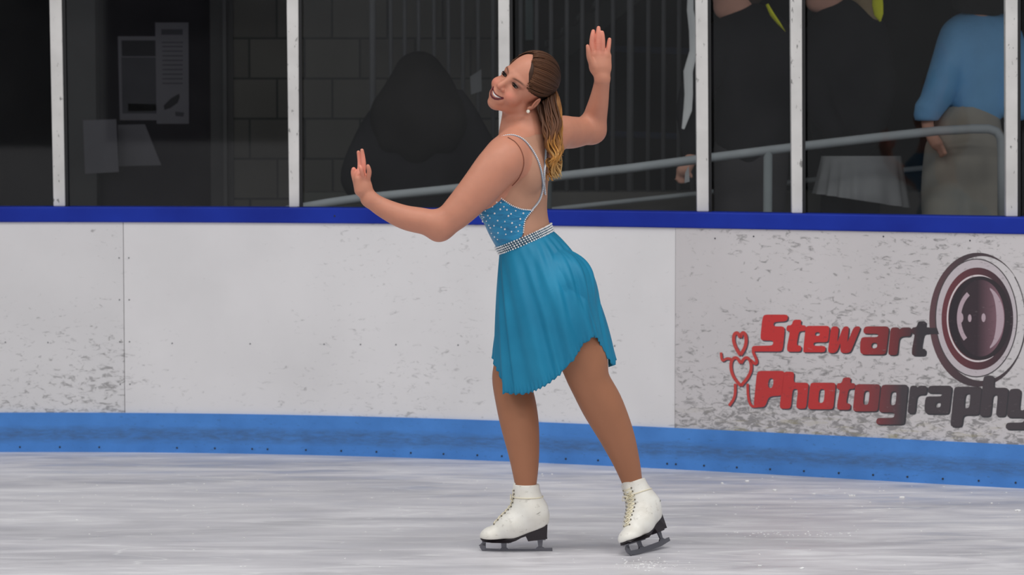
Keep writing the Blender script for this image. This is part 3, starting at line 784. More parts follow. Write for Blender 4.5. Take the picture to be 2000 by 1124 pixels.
boxes = [(*bounds_box(925, 1102, 70, 233, -.17, .125), .0016), (*bounds_box(680, 742, 280, 396, -.26, -.13), .0016), (*bounds_box(1136, 1204, 38, 162, .2, .32), .0018)]
lo, hi = bounds_box(672, 1285, 60, 985, -.34, .44)
VV, QQ = extract(body, lo, hi, .0042)
cen = VV[QQ].mean(1); keep = np.ones(len(QQ), bool)
for bl_, bh, h in boxes: keep &= ~((cen > bl_) & (cen < bh)).all(1)
VV, QQ = compact(VV, QQ[keep])
for bl_, bh, h in boxes:
    v, q = extract(body, bl_ - .005, bh + .005, h); c_ = v[q].mean(1)
    q = q[((c_ > bl_ - .0022) & (c_ < bh + .0022)).all(1)]; v, q = compact(v, q)
    QQ = np.r_[QQ, q + len(VV)]; VV = np.r_[VV, v]
me = mesh_np('body', VV, QQ); attr_color(me, 'tint', skin_tint(VV))
root = empty('person', (K(1110, 1081, 0)[0], Y0, 0), 'smiling figure skater in turquoise dress and white skates, both arms raised', 'person')
M_skin = tintmat('skin', .48, .12, .35, .08, 260)
ob = link('body', me, M_skin, root, True)
bvh = bvh_of(VV, QQ)
print('body', len(VV), time.time() - T0)
def hit(px, py, off=0.0, tree=None):
    r = ray(px, py); r = r / np.linalg.norm(r)
    h, n, i, d = (tree or bvh).ray_cast(Vector(CAMP), Vector(r))
    if h is None: return None
    return np.array(h) + np.array(n if n.dot(Vector(r)) < 0 else -n) * off
def projV(V):
    q = V - CAMP; d = q @ FWD; return 1000 + F * q[:, 0] / d, 562 - F * (q @ UPV) / d

# ---- eyes, teeth, brows
M_eye, nt, b = newmat('eyeball'); b.inputs['Base Color'].default_value = (.12, .10, .09, 1); b.inputs['Specular IOR Level'].default_value = .2; b.inputs['Roughness'].default_value = .3
M_iris, nt, b = newmat('iris'); b.inputs['Base Color'].default_value = (.012, .007, .005, 1); b.inputs['Specular IOR Level'].default_value = .2; b.inputs['Roughness'].default_value = .3
M_teeth = mat('teeth', (232, 222, 214), .3)
for s_ in (-1, 1):
    mb = MB(); c = HP(s_ * .031, -.001, .0712); mb.sphere(c, .0122, 20, 14); eye = mb.build('eye', M_eye, root, True)
    mb = MB(); dv = HR @ np.array([-.10, -.04, .99]); mb.sphere(c + dv * .0062, .0076, 16, 10); mb.build('iris', M_iris, eye, True)
mb = MB(); n = 14; vs = []
for i in range(n + 1):
    e = -.0225 + .045 * i / n; t = abs(e) / .027
    sc_ = .0004 * math.cos(i * 2.6)
    for du, df in ((-.0660 + t * t * .0060, -.0060), (-.0660 + t * t * .0060, -.0045), (-.0738 + t * t * .011, -.0042 + sc_), (-.0738 + t * t * .011, -.0066)):
        vs.append(HP(e, du, mf(e) + df))
mb.add(vs, [(4 * i + k, 4 * i + (k + 1) % 4, 4 * i + 4 + (k + 1) % 4, 4 * i + 4 + k) for i in range(n) for k in range(4)])
tag(mb.build('teeth', M_teeth, root, True), 'white upper teeth')
M_lash = mat('lash_black', (18, 13, 12), .7, spec=.1)
for s_ in (-1, 1):
    mb = MB(); ang = np.radians(np.linspace(8, 172, 15)); pts = []
    for a_ in ang:
        ee = s_ * .0313 + .0140 * math.cos(a_); uu = -.0008 + .0050 * math.sin(a_); q_ = HP(ee, uu, .12); h, n_, i_, d_ = bvh.ray_cast(Vector(q_), Vector(-HR[:, 2]))
        if h is not None: pts.append(np.array(h) + HR[:, 2] * .0006)
    mb.tube(pts, [.0006 + .0013 * math.sin(math.pi * (k + 1.5) / (len(pts) + 2)) for k in range(len(pts))], 6)
    pts = []
    for a_ in np.radians(np.linspace(190, 350, 11)):
        ee = s_ * .0313 + .0132 * math.cos(a_); uu = -.0020 + .0036 * math.sin(a_); q_ = HP(ee, uu, .12); h, n_, i_, d_ = bvh.ray_cast(Vector(q_), Vector(-HR[:, 2]))
        if h is not None: pts.append(np.array(h) + HR[:, 2] * .0003)
    mb.tube(pts, .0008, 6); mb.build('eyelashes', M_lash, root)
M_brow = mat('brow_hair', (86, 56, 42), .8)
M_pearl = mat('pearl', (236, 222, 196), .2, var=.02)
mb = MB(); pe = HP(.088, -.045, .006); mb.sphere(pe, .0063, 14, 10); tag(mb.build('earring', M_pearl, root, True), 'round pearl stud')

# ---- tights
lo, hi = bounds_box(925, 1290, 500, 975, -.30, .25)
lt = Field(); lt.ops = [o for o in legs.ops] + [torso.ops[i] for i in (6, 7, 8)]
v, q = extract(lt, lo, hi, .0042, .0018); pyv = projV(v)[1]
keep = (pyv[q].max(1) > 560); v, q = compact(v, q[keep])
M_tights = mat('tights', (144, 97, 72), .5, var=.03, vs=14, bmp=.05, spec=.3)
link('tights', mesh_np('tights', v, q), M_tights, root, True)

# ---- bodice: shell around the chest, open at the back
def inpoly(x, y, poly):
    r = np.zeros(len(x), bool); j = len(poly) - 1
    for i in range(len(poly)):
        xi, yi = poly[i]; xj, yj = poly[j]
        r ^= ((yi > y) != (yj > y)) & (x < (xj - xi) * (y - yi) / (yj - yi + 1e-12) + xi); j = i
    return r
def torso_shell(off, h=.0028):
    lo, hi = bounds_box(915, 1110, 235, 510, -.24, .24)
    v, q = extract(torso, lo, hi, h, off); return v, q
BOD = [(900, 380), (962, 378), (970, 381), (985, 392), (1000, 402), (1018, 409), (1040, 411), (1034, 420), (1027, 430), (1023, 442), (1021, 462), (965, 505), (900, 520)]
v, q = torso_shell(.0035); x, y = projV(v); nrm = torso.grad(v); near = (nrm[:, 1] < .0)
belt = lambda x_: 497 - (x_ - 965) * .45
inb = np.where(near, inpoly(x, y, BOD), (y > 350) & (y < belt(x) + 5) & ((nrm @ FT) > -.35))
k_ = inb[q].all(1); vb, qb = compact(v, q[k_])
mt, nt, b = newmat('velvet_bodice')
ns = noise(nt, coords(nt, (9, 9, 30), (0, .35, 0)), 2.2, 3, .5, .6)
nt.links.new(ramp(nt, ns, [(.3, alb((8, 92, 132))), (.7, alb((20, 120, 162)))]), b.inputs['Base Color'])
b.inputs['Roughness'].default_value = .55; b.inputs['Sheen Weight'].default_value = .25; bump(nt, b, ns, .8, .012); M_bod = mt
bod = link('bodice', mesh_np('bodice', vb, qb), M_bod, root, True)
# sheer skin-coloured mesh over the back
MESHP = [(972, 382), (985, 392), (1000, 402), (1018, 409), (1040, 411), (1034, 420), (1027, 430), (1023, 442), (1021, 470), (1095, 455), (1095, 262), (1046, 262), (1030, 268), (1004, 268), (992, 270), (1006, 278), (1016, 290), (1022, 306), (1023, 320), (1020, 334), (1012, 350), (1000, 363), (985, 372)]
v2, q2 = torso_shell(.0022); x2, y2 = projV(v2); n2_ = torso.grad(v2)
k2 = np.where(n2_[:, 1] < .0, inpoly(x2, y2, MESHP), (x2 > 1030) & (y2 > 300) & (y2 < belt(x2) + 3) & ((n2_ @ FT) < .2))
v2, q2 = compact(v2, q2[k2[q2].all(1)])
M_sheer = mat('sheer_mesh', (158, 118, 98), .75, var=.03, vs=20, spec=.2)
tag(link('back_mesh', mesh_np('back_mesh', v2, q2), M_sheer, root, True), 'sheer skin-coloured back panel')
tor_b = bvh_of(v, q)
print('clothes', time.time() - T0)
M_seam = mat('seam_thread', (112, 66, 50), .7)
def on(path, off, n, tree=tor_b):
    pts = np.array(path, float); s_ = np.r_[0, np.cumsum(np.linalg.norm(np.diff(pts, axis=0), axis=1))]
    tt = np.linspace(0, s_[-1], n); # Catmull-like smoothing by cubic interpolation on dense linear then box filter
    X = np.interp(tt, s_, pts[:, 0]); Yy = np.interp(tt, s_, pts[:, 1])
    for _ in range(max(1, n // 12)):
        X[1:-1] = (X[:-2] + 2 * X[1:-1] + X[2:]) / 4; Yy[1:-1] = (Yy[:-2] + 2 * Yy[1:-1] + Yy[2:]) / 4
    out = [hit(a, b_, off, tree) for a, b_ in zip(X, Yy)]; return [o for o in out if o is not None]
mb = MB(); pts = on([(992, 269), (1006, 277), (1016, 290), (1022, 306), (1023, 320), (1020, 334), (1012, 350), (1000, 363)], .0016, 30, bvh)
mb.tube(pts, .0014, 6); tag(mb.build('armhole_seam', M_seam, root), 'thin brown seam of the back panel')
M_strap = mat('silver_strap', (128, 142, 156), .45)
M_gem, nt, b = newmat('rhinestone'); b.inputs['Base Color'].default_value = alb((226, 236, 242)); b.inputs['Roughness'].default_value = .22; b.inputs['Metallic'].default_value = .25; b.inputs['Specular IOR Level'].default_value = .8
def strap(name, path, w, n, parent, label=None, gem=.0026, band=True):
    pts = on(path, .0012, n)
    # densify into one bead every 2.3 px
    st = None
    mb = MB()
    if band: mb.tube(pts, w, 8, flat=.5); st = tag(mb.build(name, M_strap, parent, True), label)
    gm = MB(); P_ = np.array(pts); s_ = np.r_[0, np.cumsum(np.linalg.norm(np.diff(P_, axis=0), axis=1))]; L = s_[-1]; k = int(L / (gem * 2.25))
    for t in np.linspace(0, L, k):
        q = np.array([np.interp(t, s_, P_[:, j]) for j in range(3)]); nn = torso.grad(q[None])[0]; gm.sphere(q + nn * (w * .55 if band else .0005), gem * .95, 7, 5)
    tag(gm.build('rhinestones' if band else name, M_gem, st or parent), None, kind='stuff' if band else None); return st
strap('shoulder_strap', [(962, 281), (972, 272), (985, 266), (1000, 264), (1015, 268), (1027, 277), (1040, 294), (1050, 312), (1057, 335), (1060, 360), (1058, 378), (1053, 393), (1045, 403), (1038, 411)], .0042, 60, root, 'crystal covered strap over the left shoulder')
strap('shoulder_strap', [(1067, 276), (1066, 295), (1064, 320), (1062, 340), (1062, 360), (1064, 380)], .0036, 26, root, 'crystal covered strap beside the hair')
fp = []
for e_, z_ in ((966, 280), (958, 300), (954, 325), (952, 350)):
    o_ = K(e_ - 60, z_, -.02); h, n_, i_, d_ = tor_b.ray_cast(Vector(K(e_ - 60, z_, -.06)), Vector((1, 0, 0)))
    if h is not None: fp.append(np.array(h) + np.array((-.002, 0, 0)))
if len(fp) > 2:
    mb = MB(); mb.tube(fp, .0036, 8, flat=.6); mb.build('shoulder_strap', M_strap, root, True)
strap('bodice_trim', [(970, 381), (985, 392), (1000, 402), (1018, 409), (1038, 411)], .003, 26, bod, gem=.0028, band=False)
strap('bodice_trim', [(1040, 411), (1032, 420), (1025, 430), (1023, 442), (1022, 454)], .003, 20, bod, gem=.0028, band=False)
gm = MB()
for x_, y_ in ((962,390),(970,395),(984,404),(948,412),(962,404),(977,409),(993,422),(1007,412),(1022,417),(966,417),(957,426),(972,431),(986,433),(950,432),(1016,428),(998,418),(945,424),(965,441),(958,445),(979,444),(953,421),(1008,444),(999,453),(1015,440),(973,455),(966,463),(988,458),(960,456),(955,440),(963,474),(972,468),(986,448),(1000,436),(947,402),(955,400),(940,418),(943,433),(948,446),(952,458),(957,470),(1012,452),(978,396),(990,410)):
    p = hit(x_, y_, .0006, tor_b)
    if p is not None: gm.sphere(p, random.choice([.0026, .0030, .0034]), 7, 5)
for i in range(22):
    t = i / 21; p = hit(np.interp(t, [0, .4, 1], [938.5, 944, 964]), 402 + t * 88, .0006, tor_b)
    if p is not None: gm.sphere(p, .0026, 7, 5)
tag(gm.build('rhinestones', M_gem, bod), kind='stuff')

# ---- waistband ring (pixel columns around the waist) : phi 0 = front/left, 90 = near side, 180 = back/right, 270 = far side
WC = K(1022.5, 468, -.01)
def waist_pt(phi, dz=0.0, grow=0.0):
    """point of the waist ring; tilted like the photo's belt line; pushed out to the torso surface"""
    a = math.radians(phi); d = np.array([-math.cos(a), -math.sin(a), 0]); sl = -.42
    c = WC + np.array([0, 0, 0])
    r = .02; u = np.array([d[0], d[1], -d[0] * sl]);                # slope of the belt plane (rises to the right)
    return c, u
def ring(phis, z_off, gap):
    cs = []; us = []
    for ph in phis:
        c, u = waist_pt(ph); cs.append(c + np.array([0.0, 0, z_off])); us.append(u)
    cs = np.array(cs); us = np.array(us); t = np.full(len(cs), .25)
    lo_ = np.zeros(len(cs)); hi_ = t.copy()
    for _ in range(24):
        mid = (lo_ + hi_) / 2; d = torso.at(cs + us * mid[:, None]) - gap; ins = d < 0; lo_ = np.where(ins, mid, lo_); hi_ = np.where(ins, hi_, mid)
    return cs + us * hi_[:, None]
nph = 120; PH = np.linspace(0, 360, nph, endpoint=False)
rows = [ring(PH, z, g) for z, g in ((.014, .003), (.014, .006), (.0, .0075), (-.014, .0065), (-.014, .003))]
mb = MB(); vs = [p for r in rows for p in r]
mb.add(vs, [(r * nph + i, r * nph + (i + 1) % nph, (r + 1) * nph + (i + 1) % nph, (r + 1) * nph + i) for r in range(4) for i in range(nph)])
M_belt = mat('belt_net', (44, 74, 92), .5)
wb = tag(mb.build('waistband', M_belt, root, True), 'belt of crystals at the waist')
gm = MB()
for r, z in enumerate((.0125, .0042, -.0042, -.0125)):
    ph = np.arange(0, 360, 4.4) + (2.2 if r % 2 else 0)
    for p in ring(ph, z, .0085): gm.sphere(p, random.choice([.0026, .003, .0034]), 7, 5)
tag(gm.build('rhinestones', M_gem, wb), kind='stuff')

# ---- skirt
SK = [  # phi, mid (px,py,depth), hem (px,py,depth)
 (0, (971, 590, .0), (970, 714, .0)), (15, (973, 598, -.06), (980, 762, -.07)), (30, (979, 600, -.11), (993, 769, -.11)), (58, (1006, 605, -.165), (1034, 768, -.165)), (84, (1050, 590, -.20), (1084, 741, -.205)),
 (106, (1090, 562, -.215), (1124, 697, -.215)), (126, (1122, 552, -.18), (1158, 658, -.185)), (140, (1137, 548, -.14), (1168, 672, -.135)), (156, (1150, 547, -.08), (1181, 712, -.075)), (180, (1157, 550, .01), (1201, 712, .02)),
 (205, (1148, 550, .11), (1188, 700, .12)), (240, (1098, 565, .17), (1120, 700, .20)), (270, (1040, 585, .18), (1050, 715, .21)), (300, (992, 590, .15), (1002, 705, .18)), (335, (977, 592, .08), (975, 699, .09))]
ph0 = np.array([s_[0] for s_ in SK], float); phx = np.r_[ph0[-3:] - 360, ph0, ph0[:3] + 360]
def per(vals):
    vals = np.array(vals, float); vx = np.r_[vals[-3:], vals, vals[:3]]
    def f(p):
        # monotone-ish cubic (Catmull-Rom on uneven knots)
        p = np.asarray(p, float); i = np.clip(np.searchsorted(phx, p, 'right') - 1, 1, len(phx) - 3); t = ((p - phx[i]) / (phx[i + 1] - phx[i]))[:, None]
        h = (phx[i + 1] - phx[i])[:, None]
        m0 = (vx[i + 1] - vx[i - 1]) / (phx[i + 1] - phx[i - 1])[:, None] * h; m1 = (vx[i + 2] - vx[i]) / (phx[i + 2] - phx[i])[:, None] * h
        return (2*t**3-3*t**2+1)*vx[i] + (t**3-2*t**2+t)*m0 + (-2*t**3+3*t**2)*vx[i+1] + (t**3-t**2)*m1
    return f
fm = per([K(*s_[1]) for s_ in SK]); fh = per([K(*s_[2]) for s_ in SK])
NP, NR = 540, 90
ph = np.linspace(0, 360, NP, endpoint=False); top = ring(ph, -.012, .005); mid = fm(ph); hem = fh(ph)
tt = np.linspace(0, 1, NR)[:, None, None]
# curve through waist, mid and hem, bulging like cloth over the hip
A_ = top[None]; B_ = mid[None]; C_ = hem[None]
ctl = 2 * B_ - .5 * A_ - .5 * C_
ctl = B_ * 1.0 + (ctl - B_) * .8
Pt = (1 - tt) ** 2 * A_ + 2 * tt * (1 - tt) * ctl + tt ** 2 * C_
cen = Pt.mean(1, keepdims=True); out = Pt - cen; out[..., 2] = 0; out /= np.linalg.norm(out, axis=2, keepdims=True) + 1e-9
lt2 = Field(); lt2.ops = list(lt.ops) + [torso.ops[5]]
def push(Pt, gap, it=5):
    flat_ = Pt.reshape(-1, 3).copy()
    for _ in range(it):
        d = lt2.at(flat_); bad = d < gap
        if not bad.any(): break
        g = lt2.grad(flat_[bad]); flat_[bad] += g * (gap + .0005 - d[bad])[:, None]
    return flat_.reshape(Pt.shape)
Pt = push(Pt, .006)
phr = np.radians(ph)[None, :, None]
wob_ = phr + .06 * np.sin(3 * phr + .7) + .025 * np.sin(7 * phr + 2.0) - .10 * tt * np.sin(phr)
fold = np.sin(19 * wob_) * .55 + np.sin(27 * wob_ + 1.3) * .16 + np.sin(11 * wob_ + 2.1) * .5
amp = (.0006 + .0112 * tt ** .9)
fold2 = np.sin(46 * wob_ + .5) * .0006 * tt
# long drag folds over the hip toward the back slit
drag = np.exp(-((phr - 2.35) / .62) ** 2) * np.sin(26 * (phr - .42 * (1 - tt) ** 1.6) + .6) * .0052 * np.clip(tt * 5, 0, 1) * np.clip((1.02 - tt) * 3, 0, 1)
Pt = Pt + out * (fold * amp + fold2 + np.maximum(drag, -.003))
# ruffled lettuce hem
hemk = np.clip((tt - .93) / .07, 0, 1) ** 1.5
Pt = Pt + out * np.sin(96 * phr + 3 * np.sin(9 * phr)) * .0028 * hemk
Pt[..., 2] += (np.sin(61 * phr + 4 * np.sin(5 * phr)) * .0028 * hemk)[..., 0]
flat_ = push(Pt, .0032, 4).reshape(-1, 3)
idx_ = lambda r, c: r * NP + c % NP
c = np.arange(NP); Fq = np.concatenate([np.stack([r * NP + c, r * NP + (c + 1) % NP, (r + 1) * NP + (c + 1) % NP, (r + 1) * NP + c], 1) for r in range(NR - 1)])
mt, nt, b = newmat('turquoise_skirt')
nt.links.new(ramp(nt, noise(nt, coords(nt), 7, 4), [(.3, alb((14, 102, 134))), (.7, alb((22, 114, 147)))]), b.inputs['Base Color'])
b.inputs['Roughness'].default_value = .55; b.inputs['Specular IOR Level'].default_value = .35; bump(nt, b, noise(nt, coords(nt, (220, 220, 40)), 1, 2), .08, .002); M_skirt = mt
so = link('skirt', mesh_np('skirt', flat_, Fq), M_skirt, root, True)
md = so.modifiers.new('thickness', 'SOLIDIFY'); md.thickness = .0012; md.offset = 1
print('skirt', time.time() - T0)

# ---- hair
hb = Field(); hb.ell(HP(0, .038, -.016), (.0795, .0925, .100), HM, .001)
def hair_d(L):
    e, u, f = L[:, 0], L[:, 1], L[:, 2]; ae = np.abs(e)
    line = .80 * (u + .006) - .010 * np.cos(e * 30) + np.where(u < 0, u * .5, 0) - np.clip(u - .07, 0, 1) * .2
    line = line + .018 * np.exp(-((u - .02) / .045) ** 2) + .022 * np.clip((e - .005) / .03, 0, 1) - .036 * np.clip((.008 - e) / .03, 0, 1) * np.clip((u - .03) / .03, 0, 1)
    ear = (u < .008) & (u > -.05) & (f > -.034)
    return np.where(ear, -.01, line - f)      # > 0 : hair
v, q = extract(hb, HO - .14, HO + .14, .0022); L = (v - HO) @ HM
w_ = hair_d(L); kp = (w_ > 0) & (L[:, 1] > -.052)
v, q = compact(v, q[kp[q].all(1)]); L = (v - HO) @ HM
edge = np.clip(hair_d(L) / .016, 0, 1)[:, None]
ctr = HP(0, .03, -.01)
v = ctr + (v - ctr) * (.935 + .050 * edge ** .8)
TIE_L = np.array([.036, .050, -.104]); TIE = HO + HR @ TIE_L
brown = lin((58, 38, 28)) / ILL; dark = lin((34, 24, 20)) / ILL; gold = lin((158, 110, 52)) / ILL; pale = lin((168, 140, 94)) / ILL; mid_ = lin((88, 56, 36)) / ILL
def hc(t, j): # t: 0 root .. 1 tip of the hanging hair
    c = (brown * .8 * (1 - t / .45) + mid_ * t / .45) if t < .45 else (mid_ * (1 - (t - .45) / .35) + gold * (t - .45) / .35) if t < .8 else gold * (1 - (t - .8) * 5) + pale * (t - .8) * 5
    return np.clip(c * (1 + j), 0, .9)
M_hair = tintmat('hair', .5, 0, .28)
me = mesh_np('hair', v, q); attr_color(me, 'tint', np.tile(dark * .8, (len(v), 1)) + (mid_ - dark) * np.clip(L[:, 2:3] / .09 + .15, 0, 1) * .3)
hair = link('hair', me, M_hair, root, True)
# combed strands from the hairline to the tie
mb = MB()
cc_ = np.array([0, .038, -.016]); rad_ = np.array([.0805, .0935, .101])
tn = (TIE_L - cc_) / rad_; tn /= np.linalg.norm(tn)
starts = []
for i in range(560):
    a = random.uniform(-.9, 1.15)      # position along the hairline, 0 = crown, + = her left temple
    th = a * 2.0; back = abs(random.gauss(0, .35)) if i % 3 else 0.02
    sx = math.sin(th); uy = math.cos(th)
    d = np.array([sx * .98, uy * .92, 0.0])
    # slide forward until the hairline is met
    best = None
    for f_ in np.linspace(1.2, -.9, 60):
        dd = np.array([d[0], d[1], f_]); dd /= np.linalg.norm(dd); Lp = cc_ + dd * rad_
        if hair_d(Lp[None])[0] > .001 and Lp[1] > -.045: best = dd; break
    if best is None: continue
    s0 = best * (1 - back) + tn * back; s0 /= np.linalg.norm(s0)
    om = math.acos(np.clip(s0 @ tn, -1, 1)); 
    if om < .15: continue
    pts = []; n = 12; j = random.uniform(-.28, .3); lift = random.uniform(.985, 1.02)
    for k in range(n + 1):
        t = k / n; dd = (math.sin((1 - t) * om) * s0 + math.sin(t * om) * tn) / math.sin(om); dd /= np.linalg.norm(dd)
        rr_ = (.985 if k == 0 and back < .03 else lift) + .03 * t; pts.append(HO + HR @ (cc_ + dd * rad_ * rr_))
    r0 = random.uniform(.0013, .0026)
    fr = np.clip((s0[2] + .2) / .9, 0, 1)
    cb = dark * .8 * (1 - fr) + mid_ * .85 * fr
    cols = [np.clip((cb * (1 - k / n) + dark * 1.05 * (k / n)) * (1 + j), 0, 1) for k in range(n + 1)]
    mb.tube(pts, [r0 * (.45 + .55 * math.sin(math.pi * min(1, .25 + k / n * .9))) for k in range(n + 1)], 6, [tuple(c_) for c_ in cols], .6)
tag(mb.build('combed_strands', M_hair, hair, True), kind='stuff')
# the half-up tail and the loose hair hanging down the back
mb = MB()
bodyV = Field(); bodyV.ops = torso.ops[:NB]
def lock(p0, mids, p1, r, j, tmin=0.0, wav=0.0, ph_=0.0):
    ctrl = [np.array(p0)] + [np.array(q_) for q_ in mids] + [np.array(p1)]; n = 26; kn = np.linspace(0, 1, len(ctrl)); pts = []
    for k in range(n + 1):
        t = k / n; i = min(int(t * (len(ctrl) - 1)), len(ctrl) - 2); u = t * (len(ctrl) - 1) - i
        a, b_ = ctrl[i], ctrl[i + 1]; pm = ctrl[max(i - 1, 0)]; pn = ctrl[min(i + 2, len(ctrl) - 1)]
        q_ = .5 * ((2 * a) + (b_ - pm) * u + (2 * pm - 5 * a + 4 * b_ - pn) * u * u + (3 * a - b_ * 3 + pn - pm) * u ** 3)
        q_ = q_ + np.array([math.sin(t * 17 + ph_), math.cos(t * 17 + ph_) * .7, 0]) * wav * (.3 + t); pts.append(q_)
    pts = np.array(pts)
    for _ in range(3):
        d = bodyV.at(pts); bad = d < r * .7
        if bad.any(): pts[bad] += bodyV.grad(pts[bad]) * (r * .8 - d[bad])[:, None]
    cols = []
    for k in range(n + 1):
        t = k / n; cols.append(tuple(hc(np.clip(tmin + t * (1.0 - tmin) * 1.0, 0, 1) ** 1.25, j)))
    mb.tube(list(pts), [r * (.5 + .6 * math.sin(math.pi * min(1, .18 + .8 * k / n))) if k < n else r * .15 for k in range(n + 1)], 7, cols, .7)
for i in range(120):
    s_ = random.random(); j = random.uniform(-.3, .3); dd = random.uniform(-.03, .03)
    # start between behind the ear and the tie
    x0 = 1048 + s_ * 36; y0 = 205 - s_ * 22; x1 = 1058 + s_ * 36; x2 = 1066 + s_ * 29; x3 = 1074 + s_ * 21 + random.uniform(-3, 3)
    if random.random() < .25:   # shorter curled end
        lock(K(x0, y0, -.01 + dd), [K(x1, 240, -.045 + dd), K(x2, 275, -.06 + dd)], K(1082 + s_ * 12, random.uniform(292, 312), -.06 + dd), random.uniform(.0028, .0045), j, s_ * .3, .004, random.uniform(0, 6))
    else:
        yl = random.uniform(318, 352); lock(K(x0, y0, -.01 + dd), [K(x1, 236, -.045 + dd), K(x2, 272, -.06 + dd), K(x3, 305, -.06 + dd)], K(1080 + s_ * 9 + random.uniform(-4, 4), yl, -.055 + dd * .6), random.uniform(.0028, .0050), j, s_ * .25, .0085, 1.0 + s_ * 2.6 + random.gauss(0, .35))
for i in range(40):             # golden tail from the tie
    s_ = random.random(); j = random.uniform(-.2, .35); dd = random.uniform(-.015, .02)
    lock(TIE + np.array([0, dd, 0]), [K(1088 + s_ * 4, 196, -.02 + dd), K(1090 + s_ * 6, 228, -.03 + dd), K(1089 + s_ * 7, 262, -.035 + dd), K(1082 + s_ * 13, 296, -.04 + dd)], K(1082 + s_ * 12 + random.uniform(-3, 3), random.uniform(305, 345), -.045 + dd), random.uniform(.0025, .004), j, .5, .005, i * .3)
for i in range(26):             # curled tips
    x0 = random.uniform(1070, 1094); y0 = random.uniform(300, 335); a = random.uniform(0, 6); j = random.uniform(-.2, .3)
    pts = [K(x0 + math.sin(a + t * 1.7) * (6 - t * .6), y0 + t * 3.2 + math.cos(a + t * 1.7) * 3, -.055 + math.cos(a + t) * .008) for t in np.linspace(0, 5, 16)]
    mb.tube(pts, [.0032 * math.sin(math.pi * (k + 1) / 18) for k in range(16)], 6, [tuple(hc(.55 + .3 * k / 15 + random.uniform(-.03, .03), j)) for k in range(16)], .7)
pt = mb.build('ponytail', M_hair, hair, True); tag(pt, 'wavy brown hair with golden ends')
for i in range(16):             # short wisps below the ear at the neck
    pass
mb = MB()
tp = [TIE + HR @ np.array([.008 * math.cos(a), .014 * math.sin(a), .002]) for a in np.linspace(0, 2 * math.pi, 18)]
mb.tube(tp, .0028, 6); mb.build('hair_tie', mat('hair_tie', (40, 30, 26)), hair)
print('hair', time.time() - T0)

# ---- skates, written in a side-profile frame: a forward, b up, c to the skater's left
M_boot, nt, b = newmat('white_boot')
sp = ramp(nt, noise(nt, coords(nt, (30, 30, 50), (0, .3, 0)), 1.6, 5, .65), [(.60, 0.0), (.68, 1.0)])
nt.links.new(mix(nt, math_(nt, 'MULTIPLY', sp, .35), ramp(nt, noise(nt, coords(nt), 12, 3), [(.3, alb((196, 192, 183))), (.7, alb((212, 209, 203)))]), alb((120, 112, 100))), b.inputs['Base Color'])
b.inputs['Roughness'].default_value = .38; bump(nt, b, noise(nt, coords(nt), 60, 3), .12, .003)
M_sole = mat('black_sole', (30, 24, 28), .4); M_blade = mat('steel_blade', (96, 96, 102), .35, .6); M_lace = mat('cream_laces', (205, 198, 176), .7); M_hook = mat('lace_hooks', (110, 104, 96), .35, .6)
M_scuff = mat('scuff', (70, 66, 60), .6)
